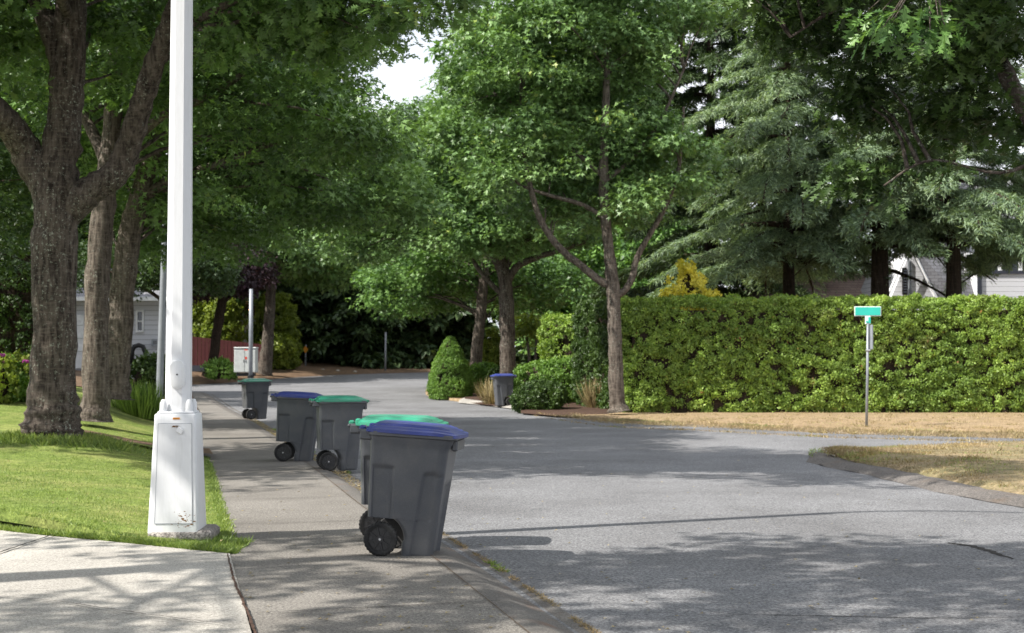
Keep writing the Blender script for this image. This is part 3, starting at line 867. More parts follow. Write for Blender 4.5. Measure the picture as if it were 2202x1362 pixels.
shade_auto(bx.build('base_box', 'lamp_paint', lamp), 45)
def bw(z): return .234 + (.188 - .234) * (z - BH0) / (BH1 - BH0)
door = MB()
zt, zb = 1.085, .175
def dp(x, z, o_=.0): return (x, -bw(z) - o_, z)
vs = [dp(-.165, zb, .002), dp(.172, zb, .002), dp(.155, zt, .002), dp(-.148, zt, .002)]
door.add(vs + [(a, b - .003, c_) for a, b, c_ in vs], [(4, 5, 6, 7), (0, 1, 5, 4), (1, 2, 6, 5), (2, 3, 7, 6), (3, 0, 4, 7)])
dobj = door.build('door', 'lamp_paint', lamp)
gm = MB()                                    # dark gap round the door
for (x0, z0, x1, z1) in ((-.166, zb, .173, zb), (.173, zb, .156, zt), (.156, zt, -.149, zt), (-.149, zt, -.166, zb)):
    a, b = Vector(dp(x0, z0, .0045)), Vector(dp(x1, z1, .0045)); gm.tube([a, b], [.0022, .0022], 4)
gm.build('door_gap', 'galvanised', dobj)
rs = MB(); rng = random.Random(3)
for q in range(60):
    zc = .20 + rng.gauss(0, .035); xc = .10 + rng.gauss(0, .05); r_ = rng.choice((.0015, .002, .003, .003, .005, .008))
    if xc > .21: continue
    pts = [(xc + r_ * (1 + .5 * rng.random()) * math.cos(a) * 1.4, -bw(zc) - .006, zc + r_ * .6 * (1 + .5 * rng.random()) * math.sin(a)) for a in np.linspace(0, 2 * math.pi, 8)[:-1]]
    rs.add(pts, [tuple(range(6, -1, -1))])
rs.build('rust', 'rust', dobj)
st = MB(); st.box((.015, -bw(1.13) - .002, 1.132), (.062, .004, .017)); stk = st.build('sticker', 'orange_paint', lamp)
s2 = MB()
for q in range(4): s2.box((-.006 + q * .012, -bw(1.13) - .0045, 1.133), (.007, .002, .006))
s2.build('print', 'rust', stk)
hs = MB(); hs.box((.01, -bw(1.06) - .010, 1.06), (.045, .014, .014)); hs.tube([(-.012, -bw(1.06) - .012, 1.062), (-.02, -bw(1.06) - .02, 1.056), (.03, -bw(1.06) - .022, 1.06)], [.004] * 3, 6); hasp = hs.build('hasp', 'rust', dobj)
pl = MB(); pl.tube([(.015, -bw(1.05) - .02, 1.052), (.02, -bw(1.05) - .024, 1.07), (.042, -bw(1.05) - .026, 1.062), (.052, -bw(1.05) - .026, 1.045)], [.0045] * 4, 8)
pl.build('shackle', 'zinc', dobj)
pk = MB(); pk.box((.055, -bw(1.03) - .030, 1.022), (.058, .026, .052), Matrix.Rotation(R(32), 3, 'Y'), 1, .006); shade_auto(pk.build('padlock', 'white_trim', dobj))
bpz = MB(); bpz.box((0, 0, BH1 + .010), (.33, .33, .018), None, 1, .006); bpz.build('base_plate', 'lamp_paint', lamp)
cp_ = MB()
for sx_ in (-1, 1):
    for sy_ in (-1, 1):
        c_ = (sx_ * .118, sy_ * .118)
        rings = []
        for z_, r_ in ((.018, .040), (.024, .040), (.026, .034), (.10, .031), (.108, .024), (.125, .020), (.13, .012)):
            rings.append([(c_[0] + r_ * math.cos(a), c_[1] + r_ * math.sin(a), BH1 + z_) for a in np.linspace(0, 2 * math.pi, 17)[:-1]])
        k_ = MB(); loft(k_, rings, True, True); shade_auto(k_.build('bolt_cover', 'lamp_paint', lamp), 50)
po = MB(); rings = []
for z_, r_ in ((0.0, .118), (.05, .116), (1.0, .111), (2.5, .102), (4, .094), (6.6, .080)):
    rings.append([(r_ * math.cos(R(22.5 + 45 * i)) / math.cos(R(22.5)), r_ * math.sin(R(22.5 + 45 * i)) / math.cos(R(22.5)), BH1 + .018 + z_) for i in range(8)])
loft(po, rings, True, True); po.build('pole', 'lamp_paint', lamp)
hh = MB(); rr_ = []
for yy, g_ in ((-.098, 0), (-.150, 0), (-.158, .010)):
    ring = []
    for i in range(24):
        a = 2 * math.pi * i / 24; x = (.072 - g_) * math.cos(a); z = (.072 - g_) * math.sin(a) + (.062 if math.sin(a) > 0 else -.062) ; ring.append((x + .012, yy, BH1 + .36 + z))
    rr_.append(ring)
loft(hh, rr_, True, True); hco = shade_auto(hh.build('hand_hole_cover', 'lamp_paint', lamp), 40)
sc_ = MB(); cyl_y(sc_, (.012, 0, BH1 + .36), .008, -.164, -.156, 12); sc_.build('screw', 'black_paint', hco)
# curved arm and head, above the picture; its shadow is the long curve across the road
arm = MB(); z8 = BH1 + 6.6
arm.tube([tuple(q) for q in smooth_path([(0, 0, z8 - .2), (0.05, 0, z8 + .4), (.45, -.15, z8 + 1.0), (1.3, -.6, z8 + 1.35), (2.8, -1.5, z8 + 1.4)], 5)], [.055] * 6 + [.045] * 6 + [.035] * 9, 10)
arm.build('arm', 'lamp_paint', lamp, True)
hd = MB(); hd.box((3.05, -1.65, z8 + 1.38), (.7, .26, .14), Matrix.Rotation(R(-31), 3, 'Z'), .8, .03); hd.build('lamp_head', 'galvanised', lamp)

# ================================================================== OTHER POLES AND SIGNS
sg = gnd(1863, 919, 0); sg.z = vz(sg.x, sg.y) - .03
sign = thing('street_sign', 'small teal street name sign on a thin grey post before the hedge', 'street sign', sg)
m = MB(); m.tube([(0, 0, -.1), (.035, 0, 1.3), (.055, 0, 2.60)], [.034, .032, .030], 12); m.build('post', 'galvanised', sign, True)
m = MB(); m.box((.055, 0, 2.86), (.66, .02, .24), None, 1, .006); bd = m.build('blade', 'sign_edge', sign)
m = MB(); m.box((.055, -.013, 2.86), (.62, .008, .20), None, 1, .003); m.build('face', 'sign_teal', bd)
m = MB(); m.box((.055, 0, 2.64), (.13, .05, .20), None, 1, .01); br_ = m.build('bracket', 'sign_edge', sign)
m = MB(); m.box((.09, -.03, 2.64), (.055, .012, .15)); m.box((.025, -.03, 2.60), (.04, .012, .05)); m.build('cross_blade', 'sign_teal', br_)
m = MB(); m.box((.115, .02, 2.22), (.05, .30, .62), Matrix.Rotation(R(8), 3, 'Z'), 1, .02); m.build('side_plate', 'galvanised', sign)
m = MB(); m.box((.055, 0, 1.90), (.11, .09, .05), None, 1, .01); m.build('clamp', 'zinc', sign)

# grey street lamp behind the flowers
gl = at(342, 845, 44); gz = mound(gl.x, gl.y)
glp = thing('street_lamp', 'grey metal lamp post just left of the white post', 'street lamp', (gl.x, gl.y, gz))
top = at(357, 440, 44) - Vector((gl.x, gl.y, gz))
m = MB(); m.tube([(0, 0, -.3), (0, 0, 0), tuple(top * 1.0), tuple(top * 1.5)], [pm(9, 44), pm(8, 44), pm(6.5, 44), pm(5, 44)], 14); m.build('pole', 'galvanised', glp, True)
m = MB(); m.tube([(0, 0, -.05), (0, 0, .12)], [.2, .2], 14); m.build('base_plate', 'galvanised', glp)
m = MB(); m.tube([tuple(top * 1.5), tuple(top * 1.55 + Vector((.5, 0, .3))), tuple(top * 1.55 + Vector((2, 0, .5)))], [.06, .05, .04], 8); m.build('arm', 'galvanised', glp, True)
def thin_pole(name, label, cat, px, pyb, pyt, Y, r, mat='galvanised'):
    b = at(px, pyb, Y); t_ = at(px + 1, pyt, Y); o = thing(name, label, cat, b)
    m = MB(); m.tube([(0, 0, -.3), (0, 0, (t_.z - b.z) * .5), tuple(t_ - b)], [r, r, r * .9], 10); m.build('post', mat, o, True); return o, b, t_
o, b, t_ = thin_pole('lamp_post', 'thin grey post rising before the utility cabinet', 'post', 539, 812, 622, 68, pm(4.5, 68))
m = MB(); m.tube([(0, 0, -.02), (0, 0, .1)], [.16, .16], 10); m.build('base', 'black_paint', o)
o, b, t_ = thin_pole('sign_post', 'bare thin grey post before the dark evergreens', 'post', 828.5, 799, 715, 90, pm(2.3, 90))
m = MB(); m.box((0, -.08, t_.z - b.z - .35), (.07, .03, .7), None, 1, .01); m.build('plate', 'galvanised', o)
o, b, t_ = thin_pole('marker_post', 'small orange diamond marker on a thin post', 'marker', 657, 800, 742, 92, pm(1.6, 92))
m = MB(); s_ = pm(6, 92)
m.add([(-s_, -.1, 1.45), (0, -.1, 1.45 - s_ * 1.35), (s_, -.1, 1.45), (0, -.1, 1.45 + s_ * 1.35), (-s_, -.07, 1.45), (0, -.07, 1.45 - s_ * 1.35), (s_, -.07, 1.45), (0, -.07, 1.45 + s_ * 1.35)],
      [(0, 1, 2, 3), (7, 6, 5, 4), (0, 4, 5, 1), (1, 5, 6, 2), (2, 6, 7, 3), (3, 7, 4, 0)]); m.build('diamond_plate', 'orange_paint', o)
# utility cabinet
Yc = 70; a = at(503, 805, Yc); b = at(550, 749, Yc); wdt = b.x - a.x; hgt = b.z - a.z
cb = thing('utility_cabinet', 'pale grey roadside utility cabinet with two doors and red stickers', 'utility box', ((a.x + b.x) / 2, Yc + .35, a.z))
m = MB(); m.box((0, 0, hgt / 2 + .04), (wdt, .7, hgt - .08), None, 1, .03); shade_auto(m.build('body', 'cabinet_grey', cb), 40)
m = MB(); m.box((0, 0, hgt + .02), (wdt + .06, .78, .06), None, .96, .02); m.build('roof', 'cabinet_grey', cb)
for s_ in (-1, 1):
    m = MB(); m.box((s_ * wdt * .245, -.365, hgt * .5), (wdt * .46, .02, hgt * .82), None, 1, .006); d_ = m.build('door', 'cabinet_grey', cb)
    m = MB(); m.box((s_ * wdt * .05, -.385, hgt * .5), (.02, .02, .14)); m.build('handle', 'black_paint', d_)
m = MB(); m.box((0, 0, -.02), (wdt * .8, .6, .16)); m.build('plinth', 'black_paint', cb)
m = MB(); m.box((.06, -.380, hgt * .62), (.10, .006, .12)); m.build('sticker', 'red_sticker', cb)
m = MB(); m.box((.06, -.372, hgt * .93), (.16, .006, .06)); m.build('sticker', 'red_sticker', cb)

# ================================================================== HOUSES AND FENCE
def part_box(name, mat, parent, c, d, base=(0, 0, 0), rot=None, bev=0):
    m = MB(); m.box(Vector(c) - Vector(base), d, rot, 1, bev); return m.build(name, mat, parent)
def window(parent, base, px0, px1, py0, py1, Y, fr='white_trim', glass='dark_glass', ft=.07, bars=0):
    a, b = at(px0, py1, Y), at(px1, py0, Y); c = (a + b) / 2; W_, H_ = b.x - a.x, b.z - a.z
    m = MB(); c0 = c - Vector(base)
    m.box((c0.x, c0.y, c0.z + H_ / 2 + ft / 2), (W_ + 2 * ft, .09, ft)); m.box((c0.x, c0.y, c0.z - H_ / 2 - ft / 2), (W_ + 2 * ft, .09, ft))
    for s_ in (-1, 1): m.box((c0.x + s_ * (W_ / 2 + ft / 2), c0.y, c0.z), (ft, .09, H_ - .002))
    for q in range(bars): m.box((c0.x, c0.y - .01, c0.z - H_ / 2 + H_ * (q + 1) / (bars + 1)), (W_ - .002, .05, .045))
    wf = m.build('window', fr, parent)
    m = MB(); m.box((c0.x, c0.y + .02, c0.z), (W_ - .004, .02, H_ - .004)); m.build('pane', glass, wf)
    return wf
# white house on the left
Y = 58; a = at(100, 800, Y); b = at(348, 640, Y); base = (b.x, Y, a.z - .3)
hl = thing('house', 'white sided house behind the left trunks with a narrow window', 'house', base)
H_ = b.z - base[2]
part_box('wall', 'siding_white_shaded', hl, ((a.x + b.x) / 2, Y + 1.9, base[2] + H_ / 2), (b.x - a.x, 3.8, H_), base)
m = MB(); x0, x1 = a.x - b.x - .5, .3; m.add([(x0, -.6, H_), (x1, -.6, H_), (x1, 4.4, H_), (x0, 4.4, H_), (x0, 1.9, H_ + 1.4), (x1, 1.9, H_ + 1.4)], [(0, 1, 5, 4), (2, 3, 4, 5), (0, 4, 3), (1, 2, 5), (3, 2, 1, 0)])
m.build('roof', 'roof_grey', hl)
part_box('eave_board', 'white_trim', hl, ((a.x + b.x) / 2, Y - .62, base[2] + H_ - .08), (b.x - a.x + 1, .04, .16), base)
window(hl, base, 296, 306, 671, 711, Y - .04, 'white_trim', bars=1)
window(hl, base, 330, 338, 733, 741, Y - .04, 'galvanised')
m = part_box('garage_door', 'white_trim', hl, at(150, 735, Y - .06), (pm(60, Y), .06, pm(115, Y)), base)
for q in range(3): part_box('panel', 'cabinet_grey', m, at(150, 700 + q * 28, Y - .1), (pm(56, Y), .02, .03), base)
# dark garden hose reel leaning on the wall
p = at(298, 779, Y - .5); hz_ = thing('hose_reel', 'black hose reel hanging against the white siding', 'hose reel', p)
m = MB(); m.tube([(-.26, 0, -.1), (-.27, 0, .45), (-.18, 0, .62), (0, 0, .68), (.18, 0, .62), (.27, 0, .35), (.30, 0, -.1)], [.09, .10, .10, .10, .10, .09, .07], 8); m.build('hose', 'black_paint', hz_, True)
m = MB(); m.tube([(-.26, .05, .1), (.28, .05, .1)], [.03, .03], 6); m.build('bracket', 'black_paint', hz_)
# red fence
Y = 80; fz = at(412, 795, Y); fe = at(640, 795, Y); fx0, fx1 = at(398, 795, Y).x, at(572, 795, Y).x
fn = thing('fence', 'dark red board fence behind the dark leaning tree', 'fence', (fx0, Y, fz.z - .2))
m = MB(); nbd = 44
for q in range(nbd):
    t = q / (nbd - 1); zt_ = at(0, 722 + 20 * t, Y).z - fz.z + .2; x = (fx1 - fx0) * t
    m.box((x, .012 * (q % 2), zt_ / 2 + .1), ((fx1 - fx0) / nbd * .94, .03, zt_ - .2))
m.build('boards', 'fence_red', fn)
m = MB(); m.box(((fx1 - fx0) / 2, -.03, .26), (fx1 - fx0, .04, .34)); m.build('base_board', 'fence_base', fn)
m = MB()
for q in range(9): m = MB(); t = q / 8; m.box(((fx1 - fx0) * t, .08, .85 - .25 * t), (.1, .1, 1.7 - .5 * t)); m.build('post', 'fence_red', fn)
# far house with a balcony
Y = 104; a = at(470, 800, Y); b = at(640, 640, Y); base = (a.x, Y, a.z)
hb_ = thing('house', 'distant house with a white balcony railing and a lit orange lamp', 'house', base)
H_ = b.z - a.z
part_box('wall', 'siding_white', hb_, ((a.x + b.x) / 2, Y + 4.5, base[2] + H_ / 2), (b.x - a.x, 6.6, H_), base)
part_box('porch_shade', 'balcony_dark', hb_, at(529, 669, Y + .9), (pm(44, Y), .5, pm(32, Y)), base)  # near-black block painted as the shade inside the opening
part_box('eave_board', 'white_trim', hb_, at(528, 651, Y - .4), (pm(66, Y), .3, .16), base)
m = MB(); x0, x1 = -1, b.x - a.x + 1; m.add([(x0, -.6, H_), (x1, -.6, H_), (x1, 8.6, H_), (x0, 8.6, H_), (x0, 4, H_ + 2.4), (x1, 4, H_ + 2.4)], [(0, 1, 5, 4), (2, 3, 4, 5), (0, 4, 3), (1, 2, 5), (3, 2, 1, 0)])
m.build('roof', 'roof_grey', hb_)
m = MB(); a1, b1 = at(505, 712, Y - .6) - Vector(base), at(562, 686, Y - .6) - Vector(base)
m.box(((a1.x + b1.x) / 2, a1.y, b1.z), (b1.x - a1.x, .08, .08)); m.box(((a1.x + b1.x) / 2, a1.y, a1.z), (b1.x - a1.x, .08, .10))
for q in range(15): m.box((a1.x + (b1.x - a1.x) * q / 14, a1.y, (a1.z + b1.z) / 2), (.05, .05, b1.z - a1.z - .1))
m.build('balcony_railing', 'white_trim', hb_)
part_box('balcony_floor', 'galvanised', hb_, at(533, 716, Y + .2), (pm(60, Y), 1.6, .14), base)
m = MB(); pg_ = at(537.5, 667, Y - .3) - Vector(base); m.tube([tuple(pg_ + Vector((0, 0, -.08))), tuple(pg_), tuple(pg_ + Vector((0, 0, .08)))], [.05, .09, .04], 8); m.build('porch_lamp', 'lamp_glow', hb_)
Y = 112; a = at(620, 800, Y); b = at(800, 665, Y); base = (a.x, Y, a.z)
hg_ = thing('house', 'pale house glimpsed in bits through the dark evergreens at the bend', 'house', base); H_ = b.z - a.z
part_box('wall', 'siding_white', hg_, ((a.x + b.x) / 2, Y + 3, a.z + H_ / 2), (b.x - a.x, 6, H_), base)
m = MB(); x0, x1 = -.5, b.x - a.x + .5; m.add([(x0, -.6, H_), (x1, -.6, H_), (x1, 6.6, H_), (x0, 6.6, H_), (x0, 3, H_ + 2), (x1, 3, H_ + 2)], [(0, 1, 5, 4), (2, 3, 4, 5), (0, 4, 3), (1, 2, 5), (3, 2, 1, 0)]); m.build('roof', 'roof_brown', hg_)
# houses behind the hedge on the right
Y = 62; base = tuple(at(1760, 760, Y)); base = (base[0], base[1], base_z(62))
hr = thing('house', 'house with low brown shingle roof behind the middle of the hedge', 'house', base)
e0, e1 = at(1600, 648, Y - 1) - Vector(base), at(1880, 650, Y - 1) - Vector(base); r0, r1 = at(1665, 585, Y + 4.5) - Vector(base), at(1900, 583, Y + 4.5) - Vector(base)
m = MB(); m.add([tuple(e0), tuple(e1), tuple(r1), tuple(r0), (e0.x, 9.5, e0.z), (e1.x, 9.5, e1.z), (e0.x, e0.y, e0.z - .15), (e1.x, e1.y, e1.z - .15)],
                [(0, 1, 2, 3), (3, 2, 5, 4), (0, 3, 4), (1, 5, 2), (6, 7, 1, 0)]); m.build('roof', 'roof_brown', hr)
m = MB(); m.box(((e0.x + e1.x) / 2, 4, e0.z / 2), (e1.x - e0.x - 1, 8, e0.z - .2)); m.build('wall', 'siding_white', hr)
m = MB(); m.box(((e0.x + e1.x) / 2, e0.y - .03, e0.z - .10), (e1.x - e0.x, .05, .16)); m.build('gutter', 'white_trim', hr)
Y = 57; zb_ = base_z(57); base = (at(1990, 700, Y).x, Y, zb_)
h2 = thing('house', 'white house with grey shingle gable and dark trimmed bay window, right of the brown roof', 'house', base)
V0 = Vector(base)
def hp(px, py, dy=0): return tuple(at(px, py, Y + dy) - V0)
apx = hp(1958, 540)
g0, g1 = hp(1905, 668), hp(2022, 668)
# white gable wall
m = MB(); gd = 6
pts = [(g0[0], 0, 0), (g1[0], 0, 0), (g1[0], 0, g1[2]), (apx[0], 0, apx[2]), (g0[0], 0, g0[2])]
m.add(pts + [(x, gd, z) for x, y, z in pts], [(0, 1, 2, 3, 4), (9, 8, 7, 6, 5), (0, 5, 6, 1), (1, 6, 7, 2), (2, 7, 8, 3), (3, 8, 9, 4), (4, 9, 5, 0)])
m.build('gable_wall', 'siding_white', h2)
# grey slope descending to the right, with barge board
m = MB(); k1, k2 = hp(1962, 530, -.35), hp(2040, 688, -.35); q1, q2 = hp(2110, 500, 2.0), hp(2112, 690, -.3)
m.add([k1, k2, q2, q1, (k1[0], 2, k1[2]), (q1[0], 5, q1[2])], [(0, 1, 2, 3), (0, 3, 5, 4)]); m.build('roof', 'roof_grey', h2)
m = MB(); m.tube([hp(1958, 528, -.4), hp(2020, 655, -.4)], [.05, .05], 4); m.tube([hp(1958, 528, -.4), hp(1900, 655, -.4)], [.05, .05], 4); m.build('barge_board', 'white_trim', h2)
m = MB(); m.box(tuple(Vector(hp(1945, 605, -.05))), (pm(10, Y), .06, pm(58, Y))); sh_ = m.build('shutter', 'black_paint', h2)
m = MB()
prof = []
for q in range(10): z_ = hp(1945, 632 - q * 5.8)[2]; prof += [(-.055, z_), (-.10, z_ + .05)]
xa = hp(1941, 600)[0]; xb_ = hp(1949, 600)[0]
m.add([(xa, a, b) for a, b in prof] + [(xb_, a, b) for a, b in prof], [(i, i + 20, i + 21, i + 1) for i in range(19)]); m.build('louvre', 'fence_base', sh_)
m = MB(); m.box(tuple(Vector(hp(1954, 600, -.08))), (pm(3, Y), .08, pm(90, Y))); m.box(tuple(Vector(hp(1958, 605, -.06))), (pm(4, Y), .05, pm(84, Y))); m.build('trim_board', 'galvanised', h2)
# main sided wall with bay window to the right
m = MB(); w0, w1 = hp(2060, 700, 1.2), hp(2330, 540, 1.2)
m.box(((w0[0] + w1[0]) / 2, 5.2, 2.6 + 1.0), (w1[0] - w0[0], 8, 7.2)); m.build('wall', 'siding_white', h2)
m = MB(); b0_, b1_, b2_ = hp(2072, 640, .9), hp(2106, 640, -.2), hp(2330, 640, -.2)
zt_ = hp(2106, 588, -.2)[2]
m.add([(b0_[0], b0_[1], 0), (b1_[0], b1_[1], 0), (b2_[0], b2_[1], 0), (b0_[0], b0_[1], zt_), (b1_[0], b1_[1], zt_), (b2_[0], b2_[1], zt_), (b0_[0], 1.6, 0), (b2_[0], 1.6, 0), (b0_[0], 1.6, zt_), (b2_[0], 1.6, zt_)],
      [(0, 1, 4, 3), (1, 2, 5, 4), (3, 4, 5, 9, 8), (6, 0, 3, 8)]); m.build('bay_wall', 'siding_white', h2)
m = MB(); m.box(((b1_[0] + b2_[0]) / 2, b1_[1] - .03, zt_ + .04), (b2_[0] - b1_[0] + .1, .08, .13)); m.box((b1_[0], b1_[1] - .04, zt_ / 2 + 1.2), (.16, .1, zt_ + 1.9)); m.tube([(b0_[0], b0_[1] - .05, zt_ - .02), (b1_[0], b1_[1] - .06, zt_ + .04)], [.06, .06], 4)
m.build('dark_trim', 'fence_base', h2)
for (u0, u1) in ((2114, 2146), (2154, 2190), (2198, 2240)):
    window(h2, base, u0, u1, 545, 583, Y - .15, 'white_trim')
window(h2, base, 2078, 2100, 548, 584, Y + .35, 'white_trim')
m = MB(); x0, x1 = w0[0] - .6, w1[0] + .6; hh_ = 7.0; m.add([(x0, .5, hh_), (x1, .5, hh_), (x1, 10, hh_), (x0, 10, hh_), (x0 + 1.5, 5.2, hh_ + 2.6), (x1 - 1.5, 5.2, hh_ + 2.6)], [(0, 1, 5, 4), (2, 3, 4, 5), (0, 4, 3), (1, 2, 5), (3, 2, 1, 0)])
m.build('upper_roof', 'roof_grey', h2)
#MARK_PLANTS
# ================================================================== TREES
def M(x, y): return mound(x, y)
# --- big oak on the lawn
Y = 23; b = at(116, 935, Y); base = (b.x, Y, mound(b.x, Y) - .05)
trunk = pxl([(112, 945, 74), (112, 925, 66), (113, 895, 58), (114, 860, 52), (116, 800, 49), (117, 650, 46), (119, 520, 47), (119, 440, 50), (124, 380, 44), (134, 300, 39), (142, 220, 37), (148, 120, 35), (153, 0, 32), (160, -150, 28), (170, -350, 20), (180, -600, 10)], Y)
limbs = [trunk,
         pxl([(118, 470, 40), (95, 390, 40), (60, 330, 36), (20, 272, 31, -.4), (-30, 225, 29, -.8), (-140, 160, 24, -1.4), (-300, 60, 16, -2)], Y),
         pxl([(125, 480, 34), (165, 435, 34), (205, 405, 31), (245, 375, 29), (272, 330, 27), (295, 255, 25, -.2), (318, 180, 23, -.4), (345, 100, 20, -.6), (375, 20, 18, -.8), (430, -120, 15, -1), (520, -300, 9, -1.4)], Y),
         pxl([(143, 180, 26), (124, 110, 25), (104, 50, 24), (84, 0, 22, .2), (40, -110, 17, .5), (-20, -250, 10, .8)], Y),
         pxl([(350, 90, 12, -.6), (450, 30, 9, -1), (600, -40, 7, -1.4), (780, -60, 4, -1.6)], Y),
         pxl([(150, 40, 12, 0), (120, -60, 11, -2), (200, -160, 8, -4)], Y)]
oak_tree('oak_tree', 'large oak with a broad forked trunk on the near lawn', 'tree', base, limbs,
         [bl(100, -220, 22.5, 620, 300, 4.6), bl(500, -130, 21.5, 330, 230, 3.2), bl(760, -60, 21, 190, 150, 2.4), bl(-220, 60, 22, 250, 220, 3.5), bl(230, 60, 25.5, 320, 120, 2.0), bl(640, 60, 22.5, 260, 85, 1.8), bl(860, 20, 20.5, 130, 70, 1.4), ((-3.2, 19, 11), (4.0, 4, 1.6)), bl(940, -30, 20.5, 120, 34, .9)],  # next-to-last blob is unseen, added above the view to shade the road
         1500, .50, 52, .185, 'oak', 'leaf_oak', 'bark_oak', 11, nbr=90, dapple=.42, seg=28, shell=2.0, thr=.0, lump=1.2,
         clear=CLEAR + [([(-10, -160), (290, -160), (290, 100), (230, 460), (30, 470), (-90, 360), (-90, 150), (40, 190), (60, 120)], 23.9), ([(190, 450), (220, 280), (270, 130), (310, -80), (470, -100), (420, 120), (370, 290), (290, 440), (200, 480)], 23.9)])
# --- second and third trunks of the row
Y = 29; b = at(205, 893, Y); base = (b.x, Y, mound(b.x, Y) - .1)
limbs = [pxl([(203, 905, 40), (204, 890, 34), (205, 850, 29), (207, 700, 26), (212, 560, 25), (224, 440, 24), (238, 300, 20), (250, 150, 17), (262, -50, 13), (270, -300, 7)], Y),
         pxl([(226, 430, 16), (270, 330, 12, -.5), (350, 250, 9, -1), (480, 190, 7, -1.5), (620, 70, 5, -1.5)], Y),
         pxl([(232, 360, 14), (180, 250, 11, .5), (100, 150, 8, 1)], Y)]
oak_tree('oak_tree', 'middle oak of the left row, slimmer grey trunk right behind the large forked oak', 'tree', base, limbs,
         [bl(230, 60, 30.5, 420, 230, 4.2), bl(560, 180, 29, 300, 190, 3.0), bl(760, 250, 28.5, 150, 120, 2.0), bl(640, 60, 31, 200, 160, 2.4)],
         1000, .60, 62, .19, 'tri', 'leaf_oak', 'bark_pale', 12, nbr=70, dapple=.5, seg=20, thr=.08, lump=1.1)
Y = 34; b = at(248, 848, Y); base = (b.x, Y, mound(b.x, Y) - .1)
limbs = [pxl([(245, 858, 42), (246, 845, 34), (251, 790, 27), (257, 700, 26), (266, 600, 26), (280, 500, 24), (300, 420, 21), (330, 330, 18), (360, 200, 14), (380, 0, 9)], Y),
         pxl([(300, 430, 13), (380, 380, 10), (480, 350, 8), (620, 300, 6), (760, 290, 4)], Y),
         pxl([(330, 330, 12), (440, 240, 9), (560, 170, 6), (660, 80, 4)], Y)]
oak_tree('oak_tree', 'third oak of the left row, pale trunk leaning right beside the grey lamp post', 'tree', base, limbs,
         [bl(400, 330, 35.5, 330, 190, 4.0), bl(700, 330, 36, 240, 150, 3.2), bl(560, 470, 38, 230, 90, 2.6), bl(860, 370, 37, 130, 130, 2.4), bl(330, 470, 38, 180, 90, 2.0), bl(420, 120, 36, 360, 150, 3.5)],
         1150, .64, 66, .20, 'tri', 'leaf_mid', 'bark_pale', 13, nbr=70, dapple=.55, seg=18, thr=.07, lump=1.0)
# --- tree at the very left edge, only its foliage in view
Y = 33; b = at(-330, 900, Y); base = (b.x, Y, mound(b.x, Y) - .1)
oak_tree('broadleaf_tree', 'dark leafy tree at the left edge behind the large oak', 'tree', base, [pxl([(-330, 900, 30), (-320, 600, 24), (-300, 300, 16), (-280, 50, 8)], Y)],
         [bl(-120, 300, 34, 330, 260, 3.6), bl(20, 420, 38, 210, 190, 2.6), bl(60, 180, 38, 260, 200, 3.0)],
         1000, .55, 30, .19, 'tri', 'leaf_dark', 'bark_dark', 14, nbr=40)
# --- right of the road
Y = 42; b = at(1326, 885, Y); base = (b.x, Y, vz(b.x, Y) - .05)
limbs = [pxl([(1330, 886, 26), (1328, 870, 19), (1326, 840, 16.5), (1323, 760, 15.5), (1321, 690, 15), (1318, 620, 14.5), (1312, 560, 12), (1303, 480, 11), (1298, 400, 10.5), (1300, 300, 9), (1304, 180, 7.5), (1302, 60, 6), (1298, -60, 4)], Y),
         pxl([(1318, 618, 9), (1285, 600, 8.5), (1250, 572, 8), (1215, 545, 7.8), (1185, 510, 7.2), (1160, 468, 6.8), (1145, 420, 6), (1132, 365, 5.5), (1124, 300, 4, .3), (1120, 200, 3, .5)], Y),
         pxl([(1322, 640, 9), (1345, 622, 7.5), (1360, 596, 7), (1368, 560, 6.5), (1385, 525, 6), (1412, 480, 5.5), (1442, 420, 5), (1458, 370, 4.6), (1465, 310, 3.8), (1470, 230, 2.6)], Y),
         pxl([(1302, 470, 6), (1250, 440, 5), (1180, 420, 4), (1120, 400, 3)], Y),
         pxl([(1300, 390, 6), (1360, 340, 5), (1420, 260, 4), (1470, 150, 2.6)], Y),
         pxl([(1298, 380, 6), (1230, 320, 5, .6), (1150, 250, 4, 1), (1060, 200, 3, 1.2)], Y)]
CL1 = CLEAR + [[(1420, 80), (1560, 40), (1660, 100), (1650, 240), (1500, 320), (1430, 230)]]
oak_tree('oak_tree', 'slender pale-trunked oak growing in front of the dark end of the hedge', 'tree', base, limbs,
         [bl(1180, 110, 43, 230, 200, 3.4), bl(1330, 180, 43.5, 210, 230, 3.2), bl(1120, 330, 42, 140, 120, 2.0), bl(1330, 420, 43, 150, 90, 2.4), bl(1440, 330, 42.5, 150, 90, 2.0), bl(1240, -60, 43, 330, 180, 4), bl(1480, 60, 43, 130, 90, 2), bl(1200, 430, 44, 110, 60, 1.6), bl(1500, 230, 42.5, 90, 90, 1.6), bl(1040, 150, 44, 100, 120, 2.2), bl(1010, 290, 43.5, 90, 70, 1.6)],
         1150, .66, 86, .20, 'tri', 'leaf_mid', 'bark_pale', 15, nbr=110, seg=14, clear=CL1, shell=2.0, thr=.0, docull=True, sunc=False, lump=1.0)
Y = 56; b = at(1092, 850, Y); base = (b.x, Y, vz(b.x, Y) - .1)
